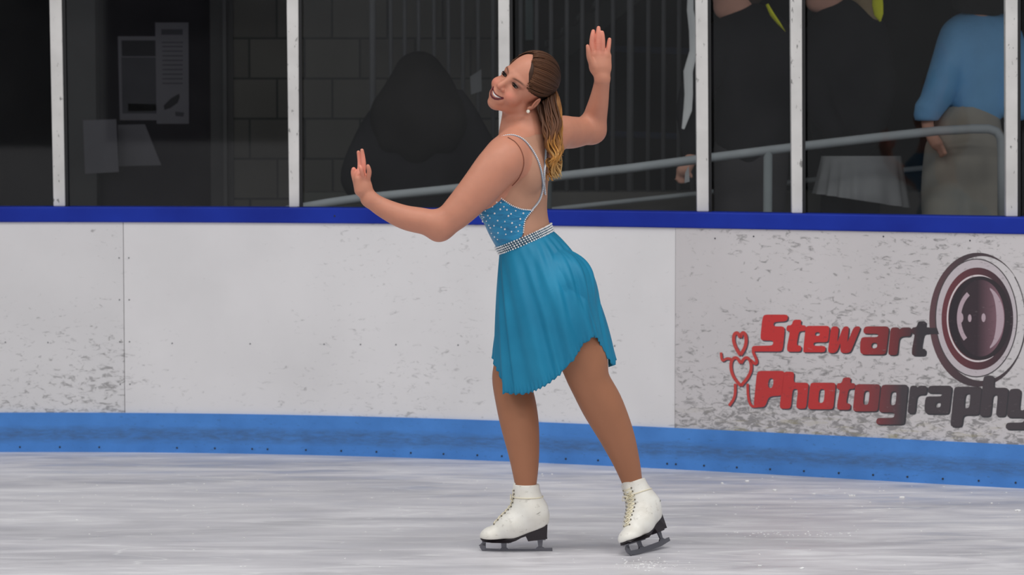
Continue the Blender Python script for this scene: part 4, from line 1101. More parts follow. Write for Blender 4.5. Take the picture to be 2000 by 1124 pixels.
def skate(O, a, b_, c, mirror, label, boot_top_skew=(0, 0)):
    a = np.array(a, float); a /= np.linalg.norm(a); b_ = np.array(b_, float); b_ -= a * (a @ b_); b_ /= np.linalg.norm(b_); c = np.cross(b_, a) * (1 if mirror else 1)
    Rm = np.stack([a, b_, c], 1); O = np.array(O, float)
    W = lambda x, y, z=0.0: O + Rm @ np.array([x, y, z], float)
    q = lambda px, py, z=0.0: W((1045 - px) / 582, (1081 - py) / 582, z)     # profile measured on the side-on skate
    sx, sy = boot_top_skew
    f = Field()
    f.cap(q(1027 + sx, 932 + sy), q(1031, 990), m(25), m(28), .01, sq=(c, .97))
    f.ell(q(1044, 1012), (m(25.5), m(30), .031), Rm, .03)
    f.cap(q(1036, 1000), q(1002, 1024), m(31), m(25), .04, sq=(c, .98))
    f.cap(q(1002, 1024), q(962, 1043), m(25), m(14), .035, sq=(c, 1.25))
    f.ell(q(958, 1046), (m(22), m(15), .037), Rm, .025)
    # cut flat at the sole: two planes (heel seat slopes down to the ball of the foot)
    n1 = (q(1005, 1048) - q(1068, 1024)); n1 = np.cross(n1, c); n1 /= np.linalg.norm(n1); n1 *= -np.sign(n1 @ b_)
    f.plane(q(1068, 1024), n1, .004); f.plane(q(960, 1050.5), -b_, .004)
    f.plane(q(1027 + sx, 943 + sy), b_, .003)
    pts = np.array([q(930, 940, z) for z in (-.06, .06)] + [q(1080, 1060, z) for z in (-.06, .06)] + [q(930, 1060, z) for z in (-.06, .06)] + [q(1080, 930, z) for z in (-.06, .06)])
    v_, q_ = extract(f, pts.min(0) - .01, pts.max(0) + .01, .0024)
    bt = link('ice_skate', mesh_np('boot', v_, q_), M_boot, root, True); tag(bt, label)
    tree = bvh_of(v_, q_)
    def surf(px, py, z, dirv, off=.0):
        p = q(px, py, z); h, n_, i, d = tree.ray_cast(Vector(p + dirv * .12), Vector(-dirv))
        return None if h is None else np.array(h) + np.array(n_) * off
    # tongue
    mb = MB(); tg = []
    # sole and heel: extruded profile
    def prof(name, poly, hw, mt, taper=1.0, holes=()):
        mb = MB(); n = len(poly); hwf = hw if callable(hw) else (lambda x: hw)
        loops = [[Vector((x, -y, 0)) for x, y in poly]]; tris = tessellate_polygon(loops)
        A = [q(x, y, hwf(x)) for x, y in poly]; Bq = [q(x, y, -hwf(x)) for x, y in poly]
        mb.add(A + Bq, [tuple(t) for t in tris] + [tuple(i + n for i in t[::-1]) for t in tris] + [(i, (i + 1) % n, n + (i + 1) % n, n + i) for i in range(n)])
        return mb.build(name, mt, bt)
    sole = [(1069, 1022), (1068.5, 1050), (1032, 1054), (1027, 1044.5), (1018, 1047), (1008, 1053), (994, 1057.5), (960, 1057), (942, 1055), (938, 1050.5), (960, 1051), (985, 1051), (1005, 1047.5), (1032, 1037), (1050, 1029)]
    wd = lambda x: np.interp(x, [936, 945, 965, 990, 1010, 1030, 1050, 1070], [.012, .026, .037, .035, .028, .025, .026, .020])
    bevel(prof('sole', sole, wd, M_sole), .001, 1)
    mount = [(941, 1056), (998, 1056.5), (998, 1059), (941, 1058)]
    prof('sole_plate', mount, .012, M_blade); prof('heel_plate', [(1040, 1051.5), (1066, 1049.8), (1066, 1053), (1040, 1054.5)], .012, M_blade)
    # blade: outline with toe pick, three stanchions; holes come from building it of convex pieces
    bl = MB(); hw = .0028
    pieces = [[(936, 1064), (941, 1059), (947, 1061), (949, 1072), (946, 1078), (940, 1074.5), (936.5, 1069)],
              [(943, 1057), (948.5, 1057), (948, 1066), (941, 1064)],
              [(949, 1070.5), (976, 1072.5), (976, 1081.6), (956, 1080.8), (945.5, 1077.5)],
              [(976, 1072.5), (979, 1069), (989, 1069), (993, 1072), (1046, 1071), (1046, 1081.4), (1010, 1082.2), (976, 1081.6)],
              [(978, 1058), (989, 1058), (989, 1070), (979, 1070)],
              [(1046, 1071), (1050, 1067), (1060, 1067), (1064, 1069.6), (1079, 1069.2), (1079.5, 1076.5), (1046, 1081.4)],
              [(1049.5, 1053), (1060.5, 1052.5), (1059, 1068), (1051.5, 1068)]]
    for pc in pieces:
        n = len(pc); A = [q(x, y, hw) for x, y in pc]; Bq = [q(x, y, -hw) for x, y in pc]
        bl.add(A + Bq, [tuple(range(n)), tuple(range(2 * n - 1, n - 1, -1))] + [(i, (i + 1) % n, n + (i + 1) % n, n + i) for i in range(n)])
    for k in range(5):   # toe picks
        x, y = 935.6 + k * 2.0, 1065 + k * 3.3; bl.add([q(x - 1.8, y, 0), q(x + 2.5, y - 2.6, hw), q(x + 2.5, y - 2.6, -hw), q(x + 3, y + 2.6, hw), q(x + 3, y + 2.6, -hw)], [(0, 1, 3), (0, 4, 2), (0, 2, 1), (0, 3, 4)])
    bl.build('blade', M_blade, bt)
    # laces: crossing rows up the instep, hooks above
    rowsL = []
    ip = [(962, 1022), (971, 1014.5), (979, 1007.5), (986, 1000.5), (992, 993), (997, 985), (1000, 976), (1002, 967), (1003, 958), (1003.5, 951)]
    lc = MB(); hk = MB()
    for i, (x, y) in enumerate(ip):
        if i == 0: dx, dy = ip[1][0] - x, ip[1][1] - y
        else: dx, dy = x - ip[i - 1][0], y - ip[i - 1][1]
        nn = -(a * 0) + (Rm @ np.array([-(dy) / math.hypot(dx, dy) * -1, 0, 0]))
        nrm_ = Rm @ (np.array([-dy, dx * 1.0, 0]) / math.hypot(dx, dy)); 
        if nrm_ @ (a + b_) < 0: nrm_ = -nrm_
        spread = np.interp(i, [0, 5, 9], [.012, .019, .017])
        row = [surf(x + 6, y + 4, z, nrm_, .0022) for z in np.linspace(-spread, spread, 7)]
        rowsL.append(row)
    for i in range(len(rowsL)):
        r = [p for p in rowsL[i] if p is not None]
        if len(r) > 2: lc.tube(r, .0019, 6)
        if i + 1 < len(rowsL):
            for s0, s1 in ((0, 6), (6, 0)):
                p0, p1 = rowsL[i][s0], rowsL[i + 1][s1]
                md_ = rowsL[i][3]; 
                if p0 is None or p1 is None or md_ is None or rowsL[i + 1][3] is None: continue
                mc = (md_ + rowsL[i + 1][3]) / 2 + (md_ - q(1030, 1010)) / np.linalg.norm(md_ - q(1030, 1010)) * .002
                lc.tube([p0, mc, p1], .0018, 6)
        for s0 in (0, 6):
            if rowsL[i][s0] is not None: hk.sphere(rowsL[i][s0], .0030, 8, 6)
    # bow and loose ends at the ankle
    pb = rowsL[-3][3]
    if pb is not None:
        fwd = a * .006
        for sg in (-1, 1):
            lc.tube([pb + fwd, pb + fwd + c * sg * .02 + b_ * .008, pb + fwd + c * sg * .028 - b_ * .006, pb + fwd + c * sg * .012 - b_ * .008, pb + fwd], .0018, 6)
        band = [surf(1028, 968, 0, np.cos(t) * a + np.sin(t) * c, .0018) for t in np.linspace(0, 2 * math.pi, 25)]
        band = [p for p in band if p is not None]
        if len(band) > 10: lc.tube(band, .0018, 6)
    lc.build('laces', M_lace, bt, True); hk.build('lace_hooks', M_hook, bt)
    # tongue rising above the laces
    tg = MB(); vs = []; nT = 9
    for (x, y, w_) in ((1000, 962, .017), (1001, 950, .019), (1002, 942, .019), (1005, 937, .016), (1009, 935, .010)):
        for z in np.linspace(-1, 1, nT): vs.append(q(x + sx + 4.5 * z * z, y + sy, z * w_))
    k4 = 5
    vs2 = [p - a * .0035 for p in vs]
    fs = [(r * nT + i, r * nT + i + 1, (r + 1) * nT + i + 1, (r + 1) * nT + i) for r in range(k4 - 1) for i in range(nT - 1)]
    tg.add(vs, fs); tg.add(vs2, [f_[::-1] for f_ in fs]); tg.build('tongue', M_boot, bt, True)
    # scuff mark on the outer side
    p = surf(1052, 996, 0, c); 
    if p is not None:
        mb = MB(); mb.tube([surf(1048, 998, 0, c, .0004), surf(1052, 996.5, 0, c, .0006), surf(1056, 994, 0, c, .0004)], [.0006, .0016, .0005], 6, flat=.3); mb.build('scuff_mark', M_scuff, bt)
    # ankle seam
    mb = MB(); sm = [surf(1000 + 3 * t, 1012 - 1.2 * t, 0, c, .0003) for t in np.linspace(0, 9, 8)]
    return bt, W, q
b1_, W1, q1_ = skate(K(1045, 1082.2, 0), (-1, 0.02, 0), (0, 0, 1), None, False, 'white skate flat on the ice, toe pointing left')
b2_, W2, q2_ = skate(np.array([P(1290, 1074, 9.475)[0], 9.475, .0122]), (-.617, -.785, -.074), (-.32, .163, .93), None, False, 'white skate on its toe, heel raised')

# ------------------------------------------------------------------ lobby behind the glass
def kmat(name, c, k=.30, **kw):
    kw.setdefault('rough', .85); kw.setdefault('spec', .12); return mat(name, c, k=k, **kw)
YB = 14.3
# block wall, in running bond
mt, nt, b = newmat('dark_block'); v = coords(nt)
br = nt.nodes.new('ShaderNodeTexBrick'); br.offset = .5
sx = nt.nodes.new('ShaderNodeSeparateXYZ'); cb_ = nt.nodes.new('ShaderNodeCombineXYZ'); nt.links.new(v, sx.inputs[0]); nt.links.new(sx.outputs[0], cb_.inputs[0]); nt.links.new(sx.outputs[2], cb_.inputs[1])
mp = nt.nodes.new('ShaderNodeMapping'); z0 = P(700, 155, YB)[2]; mp.inputs['Location'].default_value = (.07, -z0 - .004, 0); nt.links.new(cb_.outputs[0], mp.inputs[0]); nt.links.new(mp.outputs[0], br.inputs[0])
br.inputs['Scale'].default_value = 1; br.inputs['Brick Width'].default_value = .28; br.inputs['Row Height'].default_value = .2032; br.inputs['Mortar Size'].default_value = .007; br.inputs['Mortar Smooth'].default_value = .4
br.inputs['Color1'].default_value = alb((55, 53, 51), .30); br.inputs['Color2'].default_value = alb((63, 61, 58), .30); br.inputs['Mortar'].default_value = alb((33, 33, 33), .30)
nt.links.new(br.outputs[0], b.inputs['Base Color']); b.inputs['Roughness'].default_value = .8; M_block = mt
def pbox(name, x0, x1, y0, y1, Y, dep, mt, parent=None, z0=None, z1=None):
    """box whose front face spans these pixels at depth Y; z0/z1 override heights in metres"""
    a = P(x0, y1, Y); c = P(x1, y0, Y); za = a[2] if z0 is None else z0; zc = c[2] if z1 is None else z1
    mb = MB(); mb.box(((a[0] + c[0]) / 2, Y + dep / 2, (za + zc) / 2), (c[0] - a[0], dep, zc - za)); return mb.build(name, mt, parent)
M_dark = kmat('dark_wall', (13, 13, 15)); M_pil = kmat('grey_pillar', (50, 49, 50)); M_frame = kmat('door_frame', (36, 34, 37))
tag(pbox('wall_back', 455, 985, 0, 0, YB, .15, M_block, z0=-.1, z1=2.75), kind='structure')
tag(pbox('wall_back', -250, 985, 0, 0, YB + .16, .1, M_dark, z0=-.1, z1=2.75), kind='structure')
tag(pbox('wall_far', 900, 2400, 0, 0, 17.5, .1, M_dark, z0=-.1, z1=2.75), kind='structure')
d1_ = pbox('door_1', 186, 410, 0, 0, YB + .10, .05, kmat('dark_door', (24, 22, 26)), z0=0, z1=2.2); tag(d1_, kind='structure')
fr = MB()
for x0, x1 in ((128, 186), (410, 455)):
    a = P(x0, 0, YB)[0]; c = P(x1, 0, YB)[0]; fr.box(((a + c) / 2, YB + .05, 1.3), (c - a, .12, 2.8))
fr.build('door_frame', M_pil, d1_)
mb = MB(); a = P(438, 0, YB - .03)[0]; mb.box((a, YB - .02, 1.3), (.018, .03, 2.7)); tag(mb.build('conduit', kmat('conduit_grey', (62, 61, 62))), 'thin grey vertical conduit on the pillar left of the block wall', 'conduit')
mb = MB(); mb.box((0, 14.6, -.06), (9, 6.6, .1)); mb2 = mb
fl = MB(); pts_ = [(p[0], p[1] + .14) for p in BL[::6]]; pts_ += [(4.5, 17.6), (-4.5, 17.6)]
fl.add([(x, y, .0) for x, y in pts_] + [(x, y, -.1) for x, y in pts_], [tuple(range(len(pts_))), tuple(range(2 * len(pts_) - 1, len(pts_) - 1, -1))] + [(i, (i + 1) % len(pts_), len(pts_) + (i + 1) % len(pts_), len(pts_) + i) for i in range(len(pts_))])
tag(fl.build('floor', kmat('lobby_floor', (30, 30, 30))), kind='structure')
ce = MB(); ce.add([(x, y - .2, 2.76) for x, y in pts_] + [(x, y - .2, 2.9) for x, y in pts_], [tuple(range(len(pts_))), tuple(range(2 * len(pts_) - 1, len(pts_) - 1, -1))] + [(i, (i + 1) % len(pts_), len(pts_) + (i + 1) % len(pts_), len(pts_) + i) for i in range(len(pts_))])
tag(ce.build('ceiling', M_dark), kind='structure')
tag(board_strip('wall_header', -690, 2690, 2.9, 4.4, .0, -.15, M_hall0), kind='structure')
for nme, x in (('wall_left', -4.4), ('wall_right', 4.4)):
    mb = MB(); mb.box((x, 14.9, 1.35), (.1, 5.2, 2.8)); tag(mb.build(nme, M_dark), kind='structure')
# low ledge under the bars
lg = pbox('ledge', 1062, 1960, 376, 0, 13.5, .35, kmat('ledge_grey', (58, 56, 54)), z0=0); tag(lg, 'low grey concrete ledge under the dark bars', 'ledge')
lg2 = pbox('ledge', 590, 1061, 377, 0, 13.5, .35, kmat('ledge_dim', (52, 52, 50)), z0=0); tag(lg2, 'low grey ledge at the foot of the block wall', 'ledge')
# notices taped on the door
M_paper = kmat('grey_paper', (76, 74, 79), var=.03); M_print = kmat('notice_print', (50, 49, 53)); M_printd = kmat('notice_dark_print', (36, 35, 38))
YN = 12.75
def sheet(poly, lab, marks, Y, nm='paper_notice'):
    pts = [P(x, y, Y) for x, y in poly]; mb = MB(); n = len(pts)
    mb.add(pts + [p + np.array([0, .0015, 0]) for p in pts], [tuple(range(n)), tuple(range(2 * n - 1, n - 1, -1))] + [(i, (i + 1) % n, n + (i + 1) % n, n + i) for i in range(n)])
    o = mb.build(nm, M_paper); tag(o, lab, 'notice', 'paper notices behind the glass')
    for mk, mt in marks:
        q = MB(); pp = [P(x, y, Y - .001) for x, y in mk]; q.add(pp, [tuple(range(len(pp)))]); q.build('printed_area', mt, o)
YW = YB + .098
sheet([(230, 71), (313, 71), (313, 235), (234, 235)], 'framed-looking grey notice with dark printed middle, left of the two upright ones', [([(237, 79), (309, 79), (309, 110), (238, 110)], M_printd), ([(237, 112), (309, 112), (309, 222), (239, 222)], M_print), ([(250, 202), (309, 204), (309, 217), (250, 218)], M_printd)], YW)
sheet([(303, 44), (368, 44), (369, 242), (306, 242)], 'tall pale grey notice with a dark oval mark near its bottom', [([(315, 57), (357, 57), (357, 68), (315, 68)], M_print), ([(320, 206), (334, 192), (350, 183), (351, 190), (347, 201), (333, 211), (321, 215)], M_printd), ([(316, 82), (358, 82), (358, 84), (316, 84)], M_print), ([(342, 218), (360, 220), (358, 228), (343, 227)], M_print)] + [([(317, 90 + 9 * i), (357, 90 + 9 * i), (357, 92 + 9 * i), (317, 92 + 9 * i)], M_print) for i in range(9)], YW - .002)
sheet([(162, 235), (227, 233), (232, 336), (166, 340)], 'blank grey sheet, lower left of the notices', [], YB - .016)
sheet([(230, 244), (283, 243), (315, 323), (232, 325)], 'blank grey sheet with a slanting right edge, below the framed-looking notice', [], YW)
# vertical bars
M_bar = kmat('dark_steel', (58, 58, 60), rough=.5); M_barw = kmat('dark_steel_post', (68, 68, 70), rough=.5)
YF = 13.62; ZL = P(1100, 376, 13.5)[2]
fence = empty('bar_fence', P(1060, 0, YF) * np.array([1, 1, 0]), 'tall fence of dark vertical steel bars behind the skater', 'fence')
for x in (763.5, 791, 818, 848, 876, 904, 934, 963, 1017, 1048, 1076, 1107, 1137, 1166, 1197, 1266, 1296, 1326, 1353):
    mb = MB(); p = P(x, 200, YF); mb.tube([(p[0], YF, ZL), (p[0], YF, 2.7)], .0105, 10); mb.build('bar', M_bar, fence, True)
for x in (728, 990, 1231):
    mb = MB(); p = P(x, 200, YF); mb.tube([(p[0], YF, ZL), (p[0], YF, 2.7)], .0165, 12); mb.build('fence_post', M_barw, fence, True)
mb = MB(); a = P(728, 0, YF); c = P(1353, 0, YF)
mb.box(((a[0] + c[0]) / 2, YF, 2.68), (c[0] - a[0], .03, .04)); mb.build('fence_rail', M_bar, fence)
# blue tinted rails further back
for y in (95, 262):
    mb = MB(); a = P(1190, y, 15.2); c = P(1370, y + 6, 15.2); mb.tube([a, c], .018, 8); tag(mb.build('blue_rail', kmat('blue_rail', (34, 40, 58))), 'dim blue horizontal rail behind the bars, %s' % ('upper one' if y < 200 else 'lower one'), 'rail', 'blue rails behind the bars')
# staircase seen through the bars
st = empty('staircase', P(1120, 0, 16) * np.array([1, 1, 0]), 'dim grey staircase slanting up behind the bars near the raised right hand', 'staircase')
M_st = kmat('stair_grey', (50, 52, 52)); mb = MB(); q = [P(1040, 118, 16), P(1060, 150, 16), P(1290, -30, 16), P(1268, -62, 16)]
mb.add(q + [p + np.array([0, .05, 0]) for p in q], [(0, 1, 2, 3), (7, 6, 5, 4), (0, 4, 5, 1), (1, 5, 6, 2), (2, 6, 7, 3), (3, 7, 4, 0)]); mb.build('stringer', M_st, st)
mb = MB(); p = P(1052, 134, 16.02); mb.box((p[0], 16.03, p[2] / 2), (.06, .06, p[2])); mb.build('support_post', M_st, st)
for i in range(7):
    p = P(1052 + i * 32, 108 - i * 26, 16.1); mb = MB(); mb.box(p + np.array([0, .3, 0]), (.10, .6, .025)); mb.build('tread', M_st, st)
bb = pbox('pale_blue_strip', 1026, 1041, -30, 78, 15.6, .01, kmat('pale_blue', (112, 136, 162), k=.22)); tag(bb, 'narrow pale blue upright strip seen through the bars left of her head', 'pale_strip'); bb['label'] = 'narrow pale blue upright strip seen through the bars above her head'  # blurred pale strip of unknown nature, built as a thin slab
# pale shapes right of the seated figure
cl_ = MB()
q = [P(918, 150, YF - .014), P(940, 135, YF - .014), P(941, 178, YF - .014), P(920, 185, YF - .014)]; cl_.add(q + [p + np.array([0, .002, 0]) for p in q], [(0, 1, 2, 3), (7, 6, 5, 4), (0, 4, 5, 1), (1, 5, 6, 2), (2, 6, 7, 3), (3, 7, 4, 0)])
tag(cl_.build('paper_sheet', kmat('pale_sheet', (84, 84, 86))), 'small pale sheet behind the bars left of the skater\'s face', 'paper')
# handrail
M_rail = kmat('galvanised_pipe', (118, 121, 124), k=.36, rough=.4)
YR = 12.62
hrn = empty('handrail', P(1500, 0, YR) * np.array([1, 1, 0]), 'grey pipe handrail sloping up to the right behind the glass', 'handrail')
top_ = [(560, 411), (640, 397), (700, 388), (860, 372), (1000, 356), (1090, 345), (1230, 329), (1360, 312), (1500, 294), (1600, 282), (1720, 268), (1830, 256), (1900, 252), (1930, 252), (1946, 257), (1955, 270), (1957, 300), (1957, 440)]
mb = MB(); mb.tube([P(x, y, YR) for x, y in top_], .0205, 14); mb.build('top_rail', M_rail, hrn, True)
mb = MB(); mb.tube([P(x, y, 13.43) for x, y in ((1000, 421), (1100, 407), (1230, 393), (1360, 379), (1500, 362), (1700, 338), (1830, 326), (1990, 312))], .0125, 10); hr2 = mb.build('handrail', M_rail, None, True); tag(hr2, 'thin lower pipe rail behind the people, in front of the grey ledge', 'handrail')
for x, y in ((1069, 348), (1500, 294)):
    mb = MB(); a = P(x, y, YR); mb.tube([a, (a[0], a[1], .0)], .020, 12); mb.build('rail_post', kmat('rail_post_grey', (92, 96, 98)) if x > 1200 else kmat('rail_post_dark', (48, 52, 54)), hrn, True)
# ramp the right-hand people stand on
rp = pbox('ramp_platform', 1290, 2150, 440, 0, 12.75, .75, kmat('ramp_grey', (40, 39, 38)), z0=0, z1=.34); tag(rp, 'grey raised walkway the people behind the glass stand on', 'platform')

# ---- people behind the glass
def fig_mesh(name, f, lo, hi, h, mt, parent, smooth=True, off=0.0):
    v_, q_ = extract(f, np.array(lo) - .01, np.array(hi) + .01, h, off); return link(name, mesh_np(name, v_, q_), mt, parent, smooth)
def bb2(x0, x1, y0, y1, Y, d): 
    c = np.array([P(x, y, Y + s) for x in (x0, x1) for y in (y0, y1) for s in (-d, d)]); return c.min(0), c.max(0)
def mp_(x, Y): return x / (F / Y)
M_bskin = kmat('dim_skin', (150, 112, 98), k=.36); M_black = kmat('black_cloth', (13, 12, 15), var=.15); M_bhair = kmat('black_hair', (12, 10, 10), var=.2); M_brh = kmat('brown_hair', (42, 32, 27)); M_blond = kmat('fair_hair', (100, 86, 66))
# A: dark-haired person in a black coat, seen from behind, at the left rail
Y = 13.05; R_ = lambda x, y, d=0: P(x, y, Y + d); u = lambda p: mp_(p, Y)
pa = empty('person', (R_(822, 0)[0], Y, 0), 'person with long dark hair and black coat, back turned, behind the left glass', 'person')
f = Field(); f.cap(R_(818, 165), R_(818, 250), u(30), u(26), .03); f.ell(R_(818, 160), (u(44), .10, u(50)), None, .03)
for s_ in (-1, 1):   # hands folded forward, hidden from here
    f.cap(R_(818 + s_ * 60, 372, .17), R_(818 + s_ * 25, 378, .24), u(15), u(12), .02)
f.chain([R_(800, 470, .0), R_(800, 825, .0)], [u(30), u(22)], .03); f.chain([R_(838, 470, .0), R_(838, 825, .0)], [u(30), u(22)], .03)
lo, hi = bb2(740, 900, 100, 860, Y, .3); fig_mesh('body', f, lo, hi, .012, M_bskin, pa)
f = Field(); f.ell(R_(822, 300), (u(95), .15, u(95)), None, .05); f.cap(R_(822, 250), R_(822, 470), u(70), u(85), .06, sq=((0, 1, 0), .7))
f.chain([R_(775, 215), R_(735, 275), R_(698, 350), R_(735, 385, .12)], [u(42), u(42), u(32), u(24)], .06, .03); f.chain([R_(868, 205), R_(905, 255), R_(945, 335), R_(900, 388, .12)], [u(46), u(42), u(36), u(24)], .06, .03)
f.cap(R_(822, 470), R_(822, 560), u(72), u(80), .05, sq=((0, 1, 0), .7))
lo, hi = bb2(640, 1010, 180, 620, Y, .32); fig_mesh('coat', f, lo, hi, .012, M_black, pa)
f = Field(); f.ell(R_(818, 150), (u(50), .13, u(50)), None, .03); f.chain([R_(820, 180, -.05), R_(812, 225, -.08), R_(815, 285, -.10)], [u(54), u(56), u(40)], .05, .04); f.chain([R_(850, 180, -.03), R_(872, 235, -.08), R_(868, 275, -.1)], [u(40), u(40), u(28)], .05, .03); f.chain([R_(780, 180, -.03), R_(757, 225, -.07), R_(762, 275, -.1)], [u(30), u(34), u(24)], .05, .03)
f.plane(R_(818, 152, .07), (0, 1, 0), .02)
lo, hi = bb2(690, 950, 85, 350, Y, .3); fig_mesh('hair', f, lo, hi, .011, M_bhair, pa)
# B: person in black behind the second pane from the right, white stripe down the sleeve
Y = 13.0; u = lambda p: mp_(p, Y)
pb_ = empty('person', (R_(1460, 0)[0], Y, .34), 'person in black jacket with white sleeve stripe, chin turned left, hand on the rail', 'person')
f = Field(); f.ell(R_(1432, -22), (u(40), .085, u(56)), None, .03); f.ell(R_(1418, 16), (u(24), .05, u(22)), None, .03); f.ell(R_(1399, -8), (u(7), .012, u(8)), None, .02); f.cap(R_(1446, 20), R_(1462, 55), u(25), u(28), .03)
f.chain([R_(1425, 70, -.03), R_(1372, 150, -.10), R_(1352, 215, -.14), R_(1351, 300, -.18), R_(1335, 334, -.22)], [u(14), u(14), u(12), u(11), u(14)], .02)
for dx, dy in ((-9, 14), (-5, 19), (0, 21), (5, 20)): f.cap(R_(1332 + dx * .6, 338, -.22), R_(1330 + dx, 336 + dy, -.23), u(4.2), u(3.4), .006)
f.cap(R_(1340, 330, -.22), R_(1350, 345, -.25), u(5), u(4), .008)
f.chain([R_(1435, 400, .02), R_(1430, 670, .02)], [u(34), u(20)], .03); f.chain([R_(1490, 400, .0), R_(1492, 670, .02)], [u(34), u(20)], .03)
f.cap(R_(1436, 675, .0), R_(1415, 681, -.08), u(18), u(14), .02); f.cap(R_(1492, 675, .0), R_(1480, 681, -.1), u(18), u(14), .02)
lo, hi = bb2(1300, 1540, -90, 715, Y, .32); fig_mesh('body', f, lo, hi, .0085, M_bskin, pb_)
f = Field(); f.cap(R_(1465, 75), R_(1470, 270), u(68), u(72), .06, sq=((0, 1, 0), .75)); f.cap(R_(1475, 55), R_(1520, 80), u(34), u(38), .05)
f.chain([R_(1405, 80, -.05), R_(1372, 150, -.10), R_(1352, 215, -.14), R_(1350, 295, -.17)], [u(38), u(34), u(30), u(18)], .05, .03); f.chain([R_(1515, 90, .0), R_(1520, 180, .0), R_(1500, 270, -.1)], [u(34), u(30), u(24)], .04, .03)
lo, hi = bb2(1280, 1590, -10, 360, Y, .32); fig_mesh('jacket', f, lo, hi, .011, M_black, pb_)
f = Field(); f.chain([R_(1440, 300, .02), R_(1437, 400, .02), R_(1433, 655, .02)], [u(48), u(42), u(30)], .04, .02); f.chain([R_(1492, 300, .0), R_(1492, 400, .0), R_(1492, 655, .02)], [u(48), u(42), u(30)], .04, .02)
lo, hi = bb2(1370, 1560, 230, 705, Y, .25); fig_mesh('trousers', f, lo, hi, .012, kmat('charcoal_trousers', (40, 38, 40)), pb_)
f = Field(); f.ell(R_(1452, -38, .02), (u(48), .10, u(58)), None, .02); f.plane(R_(1424, 0), (-1, 0, -.5), .01)
lo, hi = bb2(1380, 1520, -110, 30, Y, .25); fig_mesh('hair', f, lo, hi, .009, M_brh, pb_)
mb = MB(); sp_ = [(1348, -60), (1347, -30), (1346, 20), (1352, 60), (1352, 100), (1342, 140), (1343, 185), (1341, 215), (1332, 252)]; mb.tube([P(x + 2, y, Y - .265) for x, y in sp_], [u(6), u(6), u(7), u(9), u(8), u(10), u(9), u(9), u(3)], 8, flat=.35)
tag(mb.build('scarf', kmat('white_scarf', (170, 170, 172), k=.40)), 'long white cloth strip hanging beside the black jacket at the fourth post', 'scarf')
q = MB(); pp = [R_(1338, 338, -.27), R_(1345, 324, -.27), R_(1347, 355, -.27), R_(1337, 358, -.27)]; q.add(pp + [p + np.array([0, .003, 0]) for p in pp], [(0, 1, 2, 3), (7, 6, 5, 4), (0, 4, 5, 1), (1, 5, 6, 2), (2, 6, 7, 3), (3, 7, 4, 0)]); tag(q.build('paper_slip', kmat('white_slip', (150, 150, 152), k=.4)), 'small white slip of paper held in the hand left of the fourth post', 'paper')
def streamer(pts, w, lab):
    mb = MB(); mb.tube([P(x, y, 12.72) for x, y in pts], [u(k_) for k_ in w], 8, flat=.3); tag(mb.build('yellow_ribbon', kmat('yellow_cloth', (196, 184, 30), k=.36), smooth=True), lab, 'ribbon', 'yellow ribbons behind the glass')
streamer([(1498, 8), (1508, 28), (1520, 44), (1534, 62)], [6, 9, 7, 1], 'yellow ribbon slanting down just left of the fifth post')
streamer([(1713, -14), (1714, 10), (1716, 28), (1719, 42)], [12, 13, 11, 2], 'yellow ribbon hanging beside fair hair, right of the fifth post')
# C: person in black coat and pale grey skirt
Y = 13.1; u = lambda p: mp_(p, Y)
pc_ = empty('person', (R_(1655, 0)[0], Y, .34), 'person with fair hair in a black coat over a pale grey skirt', 'person')
f = Field(); f.ell(R_(1612, -38), (u(38), .085, u(54)), None, .03); f.ell(R_(1596, 4), (u(22), .05, u(20)), None, .03); f.cap(R_(1625, 5), R_(1640, 45), u(25), u(28), .03)
f.chain([R_(1632, 400, .0), R_(1630, 670, .02)], [u(26), u(17)], .03); f.chain([R_(1690, 400, .0), R_(1692, 670, .02)], [u(26), u(17)], .03); f.cap(R_(1628, 675, .0), R_(1608, 679, -.08), u(16), u(12), .02); f.cap(R_(1690, 675, .0), R_(1672, 679, -.08), u(16), u(12), .02)
f.chain([R_(1625, 60, 0), R_(1600, 120, -.04), R_(1594, 180, -.1), R_(1640, 262, -.16)], [u(14), u(14), u(12), u(10)], .02)
lo, hi = bb2(1560, 1740, -110, 715, Y, .3); fig_mesh('body', f, lo, hi, .010, M_bskin, pc_)
f = Field(); f.chain([R_(1634, 350, .0), R_(1630, 450), R_(1630, 660, .02)], [u(30), u(27), u(19)], .03); f.chain([R_(1690, 350, .0), R_(1690, 450), R_(1692, 660, .02)], [u(30), u(27), u(19)], .03)
lo, hi = bb2(1570, 1740, 310, 705, Y, .2); fig_mesh('leggings', f, lo, hi, .011, M_black, pc_)
f = Field(); f.cap(R_(1650, 70), R_(1655, 245), u(72), u(72), .06, sq=((0, 1, 0), .75)); f.chain([R_(1600, 80, -.04), R_(1592, 180, -.1), R_(1630, 262, -.17)], [u(34), u(28), u(20)], .04, .03); f.chain([R_(1705, 80, .0), R_(1722, 180, .0), R_(1700, 262, -.1)], [u(30), u(26), u(20)], .04, .03); f.cap(R_(1655, 40), R_(1690, 60), u(30), u(34), .05)
lo, hi = bb2(1530, 1790, -20, 350, Y, .32); fig_mesh('coat', f, lo, hi, .011, M_black, pc_)
f = Field(); f.chain([R_(1672, -38, .02), R_(1690, 0, -.02), R_(1700, 40, -.04), R_(1704, 62, -.05)], [u(36), u(24), u(17), u(6)], .03, .02); f.ell(R_(1636, -58, .02), (u(48), .10, u(56)), None, .03)
lo, hi = bb2(1570, 1750, -140, 90, Y, .25); fig_mesh('hair', f, lo, hi, .009, M_blond, pc_)
